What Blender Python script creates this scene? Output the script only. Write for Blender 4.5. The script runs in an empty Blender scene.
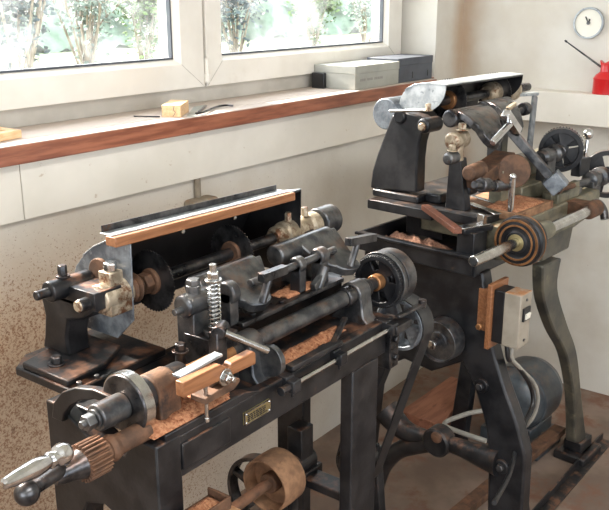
import bpy, bmesh, math, random
from mathutils import Vector as V, Matrix, noise as mnoise
random.seed(7)
PI = math.pi
S = bpy.context.scene
COL = S.collection

# ------------------------------------------------------------------ camera
F, CX, CY, H = 845.0, 304.5, 255.0, 1.5
TH = math.atan(260 / 845.0)
hd, RT, ZU = V((.8, .6, 0)), V((.6, -.8, 0)), V((0, 0, 1))
FW = hd * math.cos(TH) - ZU * math.sin(TH)
UP = ZU * math.cos(TH) + hd * math.sin(TH)
CAM = V((0, 0, H))
cd = bpy.data.cameras.new('camera'); cam = bpy.data.objects.new('camera', cd); COL.objects.link(cam)
cd.sensor_fit = 'HORIZONTAL'; cd.sensor_width = 36; cd.lens = 36 * F / 609; cd.clip_start = .02
R3 = Matrix((RT, UP, -FW)).transposed()
cam.matrix_world = Matrix.Translation(CAM) @ R3.to_4x4()
S.camera = cam
S.view_settings.view_transform = 'Standard'; S.view_settings.look = 'None'
S.view_settings.gamma = 1; S.view_settings.use_curve_mapping = False
S.view_settings.exposure = 0.86


class Fr:
    """a thing's own frame (location, turn about z); measures points of the photograph on its planes"""
    def __init__(s, loc, deg=0):
        s.loc, s.rz = V(loc), math.radians(deg); s.M = Matrix.Rotation(s.rz, 3, 'Z')
    def at(s, u, v, ax, val):
        d = s.M.transposed() @ ((u - CX) / F * RT - (v - CY) / F * UP + FW)
        c = s.M.transposed() @ (CAM - s.loc)
        return c + d * ((val - c[ax]) / d[ax])
    def x(s, u, v, k): return s.at(u, v, 0, k)
    def y(s, u, v, k): return s.at(u, v, 1, k)
    def z(s, u, v, k): return s.at(u, v, 2, k)


W0 = Fr((0, 0, 0))


# ------------------------------------------------------------------ mesh builder
def basis(d):
    d = V(d).normalized()
    a = V((0, 0, 1)) if abs(d.z) < .9 else V((1, 0, 0))
    u = a.cross(d).normalized(); w = d.cross(u)
    return d, u, w


class MB:
    def __init__(s): s.bm = bmesh.new()
    def face(s, vs):
        try: return s.bm.faces.new(vs)
        except ValueError: return None
    def box(s, a, b, rot=None, piv=None):
        a, b = V(a), V(b)
        lo = V(map(min, a, b)); hi = V(map(max, a, b))
        vs = []
        for i in range(8):
            p = V((hi.x if i & 1 else lo.x, hi.y if i & 2 else lo.y, hi.z if i & 4 else lo.z))
            if rot is not None:
                c = V(piv) if piv is not None else (lo + hi) / 2
                p = rot @ (p - c) + c
            vs.append(s.bm.verts.new(p))
        for f in ((0, 2, 3, 1), (4, 5, 7, 6), (0, 1, 5, 4), (2, 6, 7, 3), (0, 4, 6, 2), (1, 3, 7, 5)):
            s.face([vs[i] for i in f])
        return s
    def bar(s, p0, p1, w, h, up=(0, 0, 1)):
        """rectangular bar from p0 to p1, w across, h along up"""
        p0, p1 = V(p0), V(p1); d = (p1 - p0).normalized()
        u = d.cross(V(up)).normalized(); t = u.cross(d)
        r = []
        for p in (p0, p1):
            r.append([s.bm.verts.new(p + u * sx * w / 2 + t * sz * h / 2) for sx, sz in ((-1, -1), (1, -1), (1, 1), (-1, 1))])
        for i in range(4): s.face([r[0][i], r[0][(i + 1) % 4], r[1][(i + 1) % 4], r[1][i]])
        s.face(r[0][::-1]); s.face(r[1]); return s
    def lathe(s, p, axis, prof, n=32, closed=False, ph=0):
        """prof: list of (t along axis, radius); closed joins last ring to first (a solid ring)"""
        d, u, w = basis(axis); p = V(p); rings = []
        for t, r in prof:
            if r < 1e-6: rings.append([s.bm.verts.new(p + d * t)])
            else: rings.append([s.bm.verts.new(p + d * t + (u * math.cos(ph + 2 * PI * k / n) + w * math.sin(ph + 2 * PI * k / n)) * r) for k in range(n)])
        m = len(rings)
        for i in range(m if closed else m - 1):
            A, B = rings[i], rings[(i + 1) % m]
            for k in range(n):
                q = (k + 1) % n
                if len(A) == 1 and len(B) == 1: break
                if len(A) == 1: s.face([A[0], B[k], B[q]])
                elif len(B) == 1: s.face([A[k], B[0], A[q]][::1])
                else: s.face([A[k], B[k], B[q], A[q]])
        if not closed:
            if len(rings[0]) > 1: s.face(rings[0])
            if len(rings[-1]) > 1: s.face(rings[-1][::-1])
        return s
    def cyl(s, p0, p1, r0, r1=None, n=24, c=0.0):
        p0, p1 = V(p0), V(p1); L = (p1 - p0).length; r1 = r0 if r1 is None else r1
        if c: prof = [(0, r0 - c), (c, r0), (L - c, r1), (L, r1 - c)]
        else: prof = [(0, r0), (L, r1)]
        return s.lathe(p0, p1 - p0, prof, n)
    def ring(s, p, axis, r0, r1, w, n=48):
        return s.lathe(p, axis, [(0, r0), (0, r1), (w, r1), (w, r0)], n, True)
    def ball(s, c, r, n=20, sc=(1, 1, 1)):
        c = V(c); k = n // 2; prof = []
        rings = []
        for i in range(k + 1):
            a = PI * i / k
            if i in (0, k): rings.append([s.bm.verts.new(c + V((0, 0, -r * math.cos(a) * sc[2])))])
            else: rings.append([s.bm.verts.new(c + V((r * math.sin(a) * math.cos(2 * PI * j / n) * sc[0], r * math.sin(a) * math.sin(2 * PI * j / n) * sc[1], -r * math.cos(a) * sc[2]))) for j in range(n)])
        for i in range(k):
            A, B = rings[i], rings[i + 1]
            for j in range(n):
                q = (j + 1) % n
                if len(A) == 1: s.face([A[0], B[q], B[j]])
                elif len(B) == 1: s.face([A[j], A[q], B[0]])
                else: s.face([A[j], A[q], B[q], B[j]])
        return s
    def prism(s, pts, ax, a, b):
        """pts: outline in the two other axes in order (x: y,z | y: x,z | z: x,y), pushed along ax from a to b"""
        def P(q, k):
            return V((k, q[0], q[1])) if ax == 'x' else V((q[0], k, q[1])) if ax == 'y' else V((q[0], q[1], k))
        A = [s.bm.verts.new(P(q, a)) for q in pts]; B = [s.bm.verts.new(P(q, b)) for q in pts]
        n = len(pts)
        for i in range(n): s.face([A[i], A[(i + 1) % n], B[(i + 1) % n], B[i]])
        s.face(A[::-1]); s.face(B); return s
    def tube(s, pts, r, n=10, smooth=6, closed=False):
        pts = [V(p) for p in pts]
        if smooth and len(pts) > 2:
            o = []; m = len(pts)
            rng = range(m) if closed else range(m - 1)
            for i in rng:
                g = (lambda j: pts[j % m]) if closed else (lambda j: pts[max(0, min(m - 1, j))])
                p0, p1, p2, p3 = g(i - 1), g(i), g(i + 1), g(i + 2)
                for k in range(smooth):
                    t = k / smooth
                    o.append(.5 * ((2 * p1) + (p2 - p0) * t + (2 * p0 - 5 * p1 + 4 * p2 - p3) * t * t + (3 * p1 - p0 - 3 * p2 + p3) * t ** 3))
            if not closed: o.append(pts[-1])
            pts = o
        R = r if callable(r) else (lambda t: r)
        m = len(pts); rings = []; u = None
        for i, p in enumerate(pts):
            if closed: d = (pts[(i + 1) % m] - pts[i - 1]).normalized()
            else: d = (pts[min(i + 1, m - 1)] - pts[max(i - 1, 0)]).normalized()
            if u is None: _, u, _ = basis(d)
            u = (u - d * u.dot(d)).normalized(); w = d.cross(u); rr = R(i / (m - 1))
            rings.append([s.bm.verts.new(p + (u * math.cos(2 * PI * k / n) + w * math.sin(2 * PI * k / n)) * rr) for k in range(n)])
        for i in range(m if closed else m - 1):
            A, B = rings[i], rings[(i + 1) % m]
            for k in range(n): s.face([A[k], A[(k + 1) % n], B[(k + 1) % n], B[k]])
        if not closed: s.face(rings[0][::-1]); s.face(rings[-1])
        return s
    def strap(s, pts, w, t, axis=(1, 0, 0), closed=True):
        """flat belt of width w along axis and thickness t following pts"""
        pts = [V(p) for p in pts]; ax = V(axis).normalized(); m = len(pts); R = []
        for i, p in enumerate(pts):
            d = ((pts[(i + 1) % m] - pts[i - 1]) if closed else (pts[min(i + 1, m - 1)] - pts[max(i - 1, 0)])).normalized()
            nn = d.cross(ax).normalized()
            R.append([s.bm.verts.new(p + ax * a * w / 2 + nn * b * t / 2) for a, b in ((-1, -1), (1, -1), (1, 1), (-1, 1))])
        for i in range(m if closed else m - 1):
            A, B = R[i], R[(i + 1) % m]
            for k in range(4): s.face([A[k], A[(k + 1) % 4], B[(k + 1) % 4], B[k]])
        if not closed: s.face(R[0][::-1]); s.face(R[-1])
        return s
    def hexb(s, p, axis, r, h):
        return s.lathe(p, axis, [(0, r), (h * .85, r), (h, r * .82)], 6)
    def gear(s, p, axis, r, n, dep, w):
        d, u, q = basis(axis); p = V(p); A = []; B = []
        for k in range(n):
            for f, rr in ((-.28, r - dep), (-.17, r), (.17, r), (.28, r - dep)):
                a = 2 * PI * (k + f) / n
                o = (u * math.cos(a) + q * math.sin(a)) * rr
                A.append(s.bm.verts.new(p + o)); B.append(s.bm.verts.new(p + o + d * w))
        m = len(A)
        for i in range(m): s.face([A[i], B[i], B[(i + 1) % m], A[(i + 1) % m]])
        s.face(A); s.face(B[::-1]); return s
    def build(s, name, m, parent=None, bev=.0015, ang=35, loc=None, seg=2):
        bmesh.ops.remove_doubles(s.bm, verts=s.bm.verts, dist=1e-6)
        bmesh.ops.recalc_face_normals(s.bm, faces=s.bm.faces)
        if loc is not None: bmesh.ops.translate(s.bm, verts=s.bm.verts, vec=-V(loc))
        me = bpy.data.meshes.new(name); s.bm.to_mesh(me); s.bm.free()
        me.shade_smooth(); me.set_sharp_from_angle(angle=math.radians(ang))
        me.materials.append(m)
        o = bpy.data.objects.new(name, me); COL.objects.link(o)
        if parent is not None: o.parent = parent
        if loc is not None: o.location = loc
        if bev:
            b = o.modifiers.new('bevel', 'BEVEL'); b.width = bev; b.segments = seg; b.limit_method = 'ANGLE'
            b.angle_limit = math.radians(40); b.harden_normals = False
        return o


def smooth2(pts, n=5):
    o = []; m = len(pts)
    for i in range(m - 1):
        p = [pts[max(0, min(m - 1, i + k))] for k in (-1, 0, 1, 2)]
        for k in range(n):
            t = k / n; o.append(tuple(.5 * (2 * p[1][c] + (p[2][c] - p[0][c]) * t + (2 * p[0][c] - 5 * p[1][c] + 4 * p[2][c] - p[3][c]) * t * t + (3 * p[1][c] - p[0][c] - 3 * p[2][c] + p[3][c]) * t ** 3) for c in (0, 1)))
    return o + [tuple(pts[-1])]


def tag(o, label=None, cat=None, group=None, kind=None):
    if label: o['label'] = label
    if cat: o['category'] = cat
    if group: o['group'] = group
    if kind: o['kind'] = kind
    return o


def empty(name, fr, label, cat, group=None):
    o = bpy.data.objects.new(name, None); COL.objects.link(o); o.empty_display_size = .05
    o.location = fr.loc; o.rotation_euler.z = fr.rz
    return tag(o, label, cat, group)


# ------------------------------------------------------------------ materials
def srgb(h):
    def f(c): c /= 255; return c / 12.92 if c <= .04045 else ((c + .055) / 1.055) ** 2.4
    return tuple(f(c) for c in h) + (1,)


class NT:
    def __init__(s, m): s.t = m.node_tree; s.n = s.t.nodes; s.l = s.t.links
    def new(s, t, **k):
        n = s.n.new(t)
        for a, b in k.items():
            if a.startswith('_'): n.inputs[int(a[1:])].default_value = b
            else: setattr(n, a, b)
        return n
    def link(s, a, b): s.l.new(a, b)
    def noise(s, vec, scale, detail=4, rough=.6):
        n = s.new('ShaderNodeTexNoise'); n.inputs['Scale'].default_value = scale; n.inputs['Detail'].default_value = detail
        n.inputs['Roughness'].default_value = rough; s.link(vec, n.inputs['Vector']); return n.outputs['Fac']
    def ramp(s, fac, a, b):
        n = s.new('ShaderNodeMapRange'); n.inputs['From Min'].default_value = a; n.inputs['From Max'].default_value = b
        n.interpolation_type = 'SMOOTHSTEP'; s.link(fac, n.inputs['Value']); return n.outputs['Result']
    def math(s, op, a, b=None):
        n = s.new('ShaderNodeMath', operation=op)
        for i, x in enumerate((a, b)):
            if x is None: continue
            if isinstance(x, (int, float)): n.inputs[i].default_value = x
            else: s.link(x, n.inputs[i])
        return n.outputs[0]
    def mix(s, fac, a, b):
        n = s.new('ShaderNodeMix', data_type='RGBA')
        for i, x in ((0, fac), (6, a), (7, b)):
            if isinstance(x, (int, float)): n.inputs[i].default_value = x
            elif isinstance(x, tuple): n.inputs[i].default_value = x
            else: s.link(x, n.inputs[i])
        return n.outputs[2]


def surf(name, c1, c2, rough=.5, metal=0.0, scale=30, lo=.35, hi=.65, dust=None, dust_amt=.8, spots=None, bump=.1, bscale=60, stretch=(1, 1, 1), coat=0, spec=.5, rvar=.1, dlo=.45):
    """two blended tones, optional dust lying on upward faces and spots of a third tone"""
    m = bpy.data.materials.new(name); m.use_nodes = True; t = NT(m)
    b = t.n['Principled BSDF']
    co = t.new('ShaderNodeTexCoord'); mp = t.new('ShaderNodeMapping'); mp.inputs['Scale'].default_value = stretch
    t.link(co.outputs['Object'], mp.inputs['Vector']); vec = mp.outputs['Vector']
    n1 = t.noise(vec, scale); col = t.mix(t.ramp(n1, lo, hi), srgb(c1), srgb(c2))
    if spots:
        sc, scale2, a, bb = spots
        col = t.mix(t.ramp(t.noise(vec, scale2, 5, .7), a, bb), col, srgb(sc))
    rr = t.math('ADD', t.math('MULTIPLY', n1, rvar * 2), rough - rvar)
    if dust:
        g = t.new('ShaderNodeNewGeometry'); sx = t.new('ShaderNodeSeparateXYZ'); t.link(g.outputs['Normal'], sx.inputs[0])
        upw = t.ramp(sx.outputs['Z'], .15, .95)
        nz = t.ramp(t.noise(vec, 22, 6, .7), dlo, dlo + .25)
        f = t.math('MULTIPLY', t.math('MULTIPLY', upw, nz), dust_amt)
        col = t.mix(f, col, srgb(dust)); rr = t.math('MAXIMUM', rr, t.math('MULTIPLY', f, .9))
    t.link(col, b.inputs['Base Color']); t.link(rr, b.inputs['Roughness'])
    b.inputs['Metallic'].default_value = metal; b.inputs['Specular IOR Level'].default_value = spec
    b.inputs['Coat Weight'].default_value = coat
    if bump:
        bp = t.new('ShaderNodeBump'); bp.inputs['Strength'].default_value = bump; bp.inputs['Distance'].default_value = .004
        t.link(t.noise(vec, bscale, 6), bp.inputs['Height']); t.link(bp.outputs[0], b.inputs['Normal'])
    return m


DUST = (138, 96, 72)
M_ = {}
M_['black'] = surf('black_painted_iron', (20, 22, 25), (44, 43, 44), .4, .15, 18, dust=DUST, dust_amt=.75, spots=((88, 62, 46), 9, .6, .74), bump=.15)
M_['black2'] = surf('clean_black_iron', (22, 24, 28), (48, 48, 50), .36, .2, 14, dust=(128, 96, 74), dust_amt=.4, spots=((92, 74, 60), 11, .66, .76), bump=.12)
M_['grey'] = surf('worn_grey_iron', (66, 68, 72), (112, 112, 112), .34, .75, 25, dust=(140, 100, 74), dust_amt=.45, spots=((84, 62, 50), 14, .6, .72), bump=.15)
M_['dark'] = surf('dark_oily_steel', (48, 49, 52), (92, 91, 92), .3, .8, 30, dust=DUST, dust_amt=.45, spots=((96, 66, 50), 16, .62, .74), bump=.12)
M_['legpaint'] = surf('worn_dark_olive_paint', (62, 62, 58), (96, 92, 80), .42, .2, 10, dust=(140, 104, 78), dust_amt=.4, spots=((124, 118, 98), 7, .55, .7), bump=.12)
M_['steel'] = surf('bright_steel', (180, 180, 178), (205, 205, 203), .24, 1.0, 40, spots=((120, 100, 84), 20, .64, .75), bump=.05)
M_['chrome'] = surf('polished_steel', (200, 202, 205), (225, 226, 228), .14, 1.0, 40, bump=.02, rvar=.04)
M_['rust'] = surf('rusted_iron', (78, 57, 44), (110, 80, 60), .72, .2, 30, dust=(150, 100, 72), dust_amt=.6, spots=((56, 46, 42), 12, .58, .7), bump=.35)
M_['rustlight'] = surf('dusty_rusted_iron', (122, 90, 66), (152, 114, 84), .85, .05, 40, spots=((96, 62, 44), 18, .55, .68), bump=.4)
M_['bronze'] = surf('tarnished_bronze', (128, 88, 56), (168, 122, 82), .45, .7, 30, spots=((80, 58, 44), 16, .6, .72), bump=.1)
M_['patina'] = surf('mottled_silver_paint', (150, 136, 116), (190, 176, 154), .42, .6, 45, lo=.4, hi=.6, spots=((112, 78, 56), 26, .52, .62), bump=.25)
M_['hood'] = surf('grey_sheet_metal', (92, 98, 106), (132, 138, 144), .42, .45, 32, spots=((150, 156, 160), 40, .58, .68), bump=.06)
M_['hoodpale'] = surf('pale_galvanised_sheet', (150, 156, 160), (186, 190, 192), .4, .5, 34, spots=((116, 122, 126), 44, .56, .68), bump=.06)  # own tone of pale parts; on the cover tops it carries sky light
M_['hooddark'] = surf('black_sheet_metal', (24, 25, 28), (40, 40, 42), .45, .2, 20, spots=((74, 58, 48), 10, .64, .76), bump=.08)
M_['olive'] = surf('olive_worn_paint', (98, 96, 82), (130, 124, 104), .42, .25, 22, dust=(150, 106, 70), dust_amt=.5, spots=((78, 74, 64), 12, .56, .7), bump=.15)
M_['orange'] = surf('orange_varnished_wood', (126, 80, 50), (150, 102, 68), .45, 0, 12, stretch=(1, 14, 14), bump=.08, bscale=40)
M_['redwood'] = surf('red_brown_wood', (132, 70, 48), (160, 92, 62), .5, 0, 12, stretch=(1, 12, 12), bump=.08, bscale=40)
M_['sill'] = surf('varnished_red_wood', (128, 74, 54), (164, 102, 76), .4, 0, 7, stretch=(1, 10, 10), dust=(206, 194, 184), dust_amt=.95, bump=.05, bscale=30, dlo=.2, spots=((92, 46, 34), 5, .6, .8))
M_['stickwood'] = surf('dark_red_stick_wood', (100, 58, 42), (124, 76, 56), .55, 0, 12, stretch=(1, 12, 12), bump=.08, bscale=40)
M_['pine'] = surf('pale_pine', (212, 170, 126), (228, 192, 150), .6, 0, 14, stretch=(1, 10, 10), bump=.05)
M_['frame'] = surf('white_window_plastic', (222, 216, 206), (230, 225, 216), .4, 0, 6, spots=((206, 196, 182), 5, .6, .8), bump=.02)
M_['framegrey'] = surf('grey_window_rebate', (176, 170, 160), (196, 190, 180), .5, 0, 6, bump=.02)
M_['panel'] = surf('cream_painted_board', (218, 211, 198), (228, 221, 209), .6, 0, 4, spots=((190, 172, 150), 34, .66, .72), bump=.03)
M_['card'] = surf('grey_cardboard', (158, 158, 150), (172, 172, 164), .7, 0, 10, bump=.03)
M_['carddark'] = surf('dark_grey_cardboard', (70, 74, 82), (84, 88, 96), .6, 0, 10, bump=.03)
M_['print'] = surf('grey_print', (140, 138, 134), (150, 148, 144), .7, 0, 10, bump=0)
M_['switch'] = surf('beige_grey_enamel', (142, 134, 120), (160, 151, 137), .5, 0, 14, dust=(168, 118, 78), dust_amt=.95, bump=.04, dlo=.3)
M_['blackplastic'] = surf('black_plastic', (26, 26, 28), (36, 36, 38), .4, 0, 10, bump=0)
M_['cable'] = surf('grey_cable', (150, 146, 138), (170, 166, 156), .55, 0, 20, bump=0)
M_['leather'] = surf('black_belt_leather', (30, 30, 32), (52, 52, 52), .4, 0, 30, bump=.1)
M_['saw'] = surf('saw_dust', (160, 104, 72), (190, 136, 100), .95, 0, 120, spots=((128, 74, 46), 160, .5, .62), bump=.8, bscale=220)
M_['sawpale'] = surf('grey_pink_saw_dust', (150, 108, 88), (176, 132, 108), .95, 0, 120, spots=((110, 76, 60), 160, .5, .62), bump=.8, bscale=220)
M_['red'] = surf('red_enamel', (196, 24, 28), (206, 34, 36), .3, 0, 8, bump=0, coat=.4)
M_['motor'] = surf('blue_grey_motor_paint', (60, 66, 72), (84, 90, 94), .35, .2, 16, dust=(140, 104, 78), dust_amt=.45, spots=((156, 104, 68), 6, .64, .74), bump=.1)
M_['board'] = surf('dusty_brown_board', (136, 88, 66), (160, 108, 84), .75, 0, 6, stretch=(1, 6, 6), spots=((110, 70, 54), 10, .55, .7), bump=.1)
M_['brass'] = surf('aged_brass', (150, 136, 96), (172, 158, 116), .4, .8, 30, bump=.05)
M_['dialface'] = surf('cream_dial', (226, 222, 208), (232, 228, 214), .5, 0, 6, bump=0)
M_['zinc'] = surf('grey_fitting', (128, 116, 100), (152, 140, 122), .7, 0, 30, dust=(150, 108, 76), dust_amt=.9, bump=.1)


def wall_mat():
    m = bpy.data.materials.new('speckled_plaster'); m.use_nodes = True; t = NT(m); b = t.n['Principled BSDF']
    co = t.new('ShaderNodeTexCoord'); vec = co.outputs['Object']
    col = t.mix(t.ramp(t.noise(vec, 3, 5), .35, .7), srgb((212, 207, 197)), srgb((198, 190, 177)))
    sx = t.new('ShaderNodeSeparateXYZ'); t.link(vec, sx.inputs[0])
    # saw dust thrown at the wall beside the saws: most of it low and to the left
    low = t.ramp(sx.outputs['Z'], 1.12, .75); left = t.ramp(sx.outputs['X'], 2.6, .9)
    amt = t.math('ADD', t.math('ADD', t.math('MULTIPLY', low, left), t.math('MULTIPLY', t.ramp(sx.outputs['Z'], 1.1, .98), .22)), .06)
    sp = t.noise(vec, 190, 4, .75); thr = t.math('SUBTRACT', .715, t.math('MULTIPLY', amt, .17))
    d = t.math('SUBTRACT', sp, thr); f = t.ramp(d, 0, .05)
    sp2 = t.ramp(t.math('SUBTRACT', t.noise(vec, 46, 4, .7), t.math('SUBTRACT', .77, t.math('MULTIPLY', amt, .12))), 0, .05)
    col = t.mix(t.math('MULTIPLY', t.math('MULTIPLY', low, left), .75), col, srgb((188, 154, 118)))
    # brown water stain running down the corner
    dx = t.math('ABSOLUTE', t.math('SUBTRACT', sx.outputs['X'], 3.10)); dy = t.math('ABSOLUTE', t.math('SUBTRACT', sx.outputs['Y'], 1.55))
    dd = t.math('ADD', t.math('ADD', dx, dy), t.math('MULTIPLY', t.noise(vec, 7, 4), .12))
    col = t.mix(t.math('MULTIPLY', t.ramp(dd, .17, .06), .6), col, srgb((176, 138, 98)))
    col = t.mix(t.math('MULTIPLY', f, .75), col, srgb((128, 84, 56)))
    col = t.mix(t.math('MULTIPLY', sp2, .7), col, srgb((112, 76, 54)))
    t.link(col, b.inputs['Base Color']); b.inputs['Roughness'].default_value = .85
    bp = t.new('ShaderNodeBump'); bp.inputs['Strength'].default_value = .12; bp.inputs['Distance'].default_value = .004
    t.link(t.noise(vec, 70, 5), bp.inputs['Height']); t.link(bp.outputs[0], b.inputs['Normal'])
    return m


M_['wall'] = wall_mat()
M_['floor'] = surf('dusty_concrete', (112, 94, 82), (140, 120, 106), .85, 0, 4, spots=((120, 86, 68), 5, .5, .66), bump=.15, bscale=50)
M_['ceil'] = surf('white_ceiling', (225, 222, 215), (230, 228, 222), .8, 0, 4, bump=0)


def glass_mat():
    m = bpy.data.materials.new('dusty_window_glass'); m.use_nodes = True; t = NT(m)
    out = t.n['Material Output']; t.n.remove(t.n['Principled BSDF'])
    tr = t.new('ShaderNodeBsdfTransparent'); gl = t.new('ShaderNodeBsdfGlossy'); gl.inputs['Roughness'].default_value = .03
    fr = t.new('ShaderNodeLayerWeight'); ff = t.math('ADD', t.math('MULTIPLY', t.math('POWER', fr.outputs['Facing'], 4.0), .4), .03)
    mx = t.new('ShaderNodeMixShader'); t.link(ff, mx.inputs[0]); t.link(tr.outputs[0], mx.inputs[1]); t.link(gl.outputs[0], mx.inputs[2])
    # thin film of dust on the pane scatters the light
    df = t.new('ShaderNodeBsdfTranslucent'); df.inputs['Color'].default_value = (.8, .85, .9, 1)
    co = t.new('ShaderNodeTexCoord'); f = t.math('MULTIPLY', t.ramp(t.noise(co.outputs['Object'], 6, 6, .65), .35, .75), .09)
    m2 = t.new('ShaderNodeMixShader'); t.link(f, m2.inputs[0]); t.link(mx.outputs[0], m2.inputs[1]); t.link(df.outputs[0], m2.inputs[2])
    t.link(m2.outputs[0], out.inputs['Surface']); return m


M_['glass'] = glass_mat()

# ------------------------------------------------------------------ the setting
def struct(name, mb, m, bev=0, parent=None, **k):
    o = mb.build(name, m, parent, bev, **k)
    if parent is None: o['kind'] = 'structure'
    return o


XR = 3.116                     # right wall
XL, YF, ZC = -2.2, -2.6, 2.6   # left wall, wall behind the camera, ceiling
YW = 1.561                     # face of the window wall
WX0, WX1, WZ0, WZ1 = .30, 2.90, 1.163, 2.14
struct('floor', MB().box((XL - .2, YF - .2, -.12), (XR + .2, YW + .3, 0)), M_['floor'])
wb = MB()
wb.box((XL, YW, 0), (XR + .2, YW + .27, WZ0)); wb.box((XL, YW, WZ0), (WX0, YW + .27, ZC))
wb.box((WX1, YW, WZ0), (XR + .2, YW + .27, ZC)); wb.box((WX0, YW, WZ1), (WX1, YW + .27, ZC))
struct('wall_back', wb, M_['wall'])
struct('wall_right', MB().box((XR, YF, 0), (XR + .2, YW, ZC)), M_['wall'])
wl = MB(); wl.box((XL - .2, YF, 0), (XL, YW, .95)).box((XL - .2, YF, .95), (XL, -1.9, ZC)).box((XL - .2, .9, .95), (XL, YW, ZC)).box((XL - .2, -1.9, 2.2), (XL, .9, ZC))
struct('wall_left', wl, M_['wall'])
wf = MB(); wf.box((XL, YF - .2, 0), (XR, YF, .95)).box((XL, YF - .2, .95), (-1.4, YF, ZC)).box((1.8, YF - .2, .95), (XR, YF, ZC)).box((-1.4, YF - .2, 2.25), (1.8, YF, ZC))
struct('wall_front', wf, M_['wall'])
struct('ceiling', MB().box((XL - .2, YF - .2, ZC), (XR + .2, YW + .27, ZC + .15)), M_['ceil'])

tag(MB().box((WX0, 1.512, WZ0), (2.832, YW, 1.205)).box((WX0, YW, WZ0), (WX1, 1.80, 1.205)).build('trim_1', M_['sill'], None, .003), kind='structure')
tag(MB().box((-.3, 1.541, 1.036), (1.049, YW, WZ0)).build('trim_2', M_['panel'], None, .0015), kind='structure')
tag(MB().box((1.051, 1.541, 1.036), (XR - .04, YW, WZ0)).build('trim_3', M_['panel'], None, .0015), kind='structure')
LT = 3.035                     # face of the boxed ledge on the right wall
lz1 = W0.x(590, 94.4, LT).z; lz0 = W0.x(609, 128, LT).z
tag(MB().box((LT, -.6, lz0), (XR, 1.541, lz1)).build('trim_4', M_['panel'], None, .002), kind='structure')

win = bpy.data.objects.new('window_1', None); COL.objects.link(win); win['kind'] = 'structure'
YA, YB = 1.70, 1.775
f = MB()
f.box((WX0, 1.715, 1.205), (WX1, YB, 1.25)); f.box((WX0, 1.715, WZ1 - .04), (WX1, YB, WZ1))
f.box((WX0, 1.715, 1.25), (.345, YB, WZ1 - .04)); f.box((2.872, 1.715, 1.25), (WX1, YB, WZ1 - .04)); f.box((1.772, 1.72, 1.25), (1.815, YB, WZ1 - .04))
f.build('frame', M_['framegrey'], win, .002)


def sash(x0, x1, g0, g1, z0, z1, gz0, gz1):
    m = MB()
    # mitred frame: four profiles with a sloping inner edge towards the pane
    yo, yi = 1.695, 1.715
    o = [(x0, z0), (x1, z0), (x1, z1), (x0, z1)]; i1 = [(g0 - .014, gz0 - .014), (g1 + .014, gz0 - .014), (g1 + .014, gz1 + .014), (g0 - .014, gz1 + .014)]
    g = [(g0, gz0), (g1, gz0), (g1, gz1), (g0, gz1)]
    L = []
    for q, y in ((o, YB - .01), (o, yo), (i1, yo), (g, yi), (g, YB - .01)): L.append([m.bm.verts.new((a, y, b)) for a, b in q])
    for k in range(5):
        A, B = L[k], L[(k + 1) % 5]
        for j in range(4): m.face([A[j], A[(j + 1) % 4], B[(j + 1) % 4], B[j]])
    s = m.build('sash', M_['frame'], win, .002, ang=20)
    gk = MB()
    for a, b in (((g0, gz0), (g1, gz0 + .005)), ((g0, gz1 - .005), (g1, gz1)), ((g0, gz0), (g0 + .005, gz1)), ((g1 - .005, gz0), (g1, gz1))):
        gk.box((a[0], yi - .002, a[1]), (b[0], yi + .012, b[1]))
    gk.build('gasket', M_['carddark'], s, 0)
    p = MB().box((g0 + .001, yi + .012, gz0 + .001), (g1 - .001, yi + .016, gz1 - .001)).build('pane', M_['glass'], s, 0)
    # mitre joints at the corners
    j = MB()
    for a, b in zip(o, i1):
        j.bar((a[0], yo - .0004, a[1]), (b[0], yo - .0004, b[1]), .0012, .0012, (0, 1, 0))
    j.build('mitre_joint', M_['framegrey'], s, 0)
    return s


sash(.35, 1.787, .46, 1.683, 1.25, 2.1, 1.331, 2.02)
sash(1.797, 2.874, 1.876, 2.77, 1.25, 2.1, 1.331, 2.02)
h = MB(); h.cyl((1.792, 1.69, 1.262), (1.792, 1.69, 1.33), .007, n=16).cyl((1.792, 1.69, 1.262), (1.792, 1.69, 1.285), .009, n=16)
h.build('hinge', M_['frame'], win, .001)

# ------------------------------------------------------------------ outside the window
gd = MB().box((-12, YW + .6, .3), (30, 40, .62)); o = gd.build('ground', surf('mown_grass', (92, 104, 72), (122, 132, 96), .9, 0, 3, bump=.1), None, 0); o['kind'] = 'structure'
leafA = surf('green_leaf', (62, 84, 40), (96, 122, 60), .5, 0, 3, bump=0)
leafB = surf('grey_green_leaf', (74, 88, 78), (110, 122, 108), .6, 0, 3, bump=0)
leafC = surf('dark_blue_green_leaf', (36, 50, 54), (58, 74, 74), .6, 0, 3, bump=0)
twig = surf('grey_twig', (110, 98, 86), (140, 126, 112), .8, 0, 8, bump=0)


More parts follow.
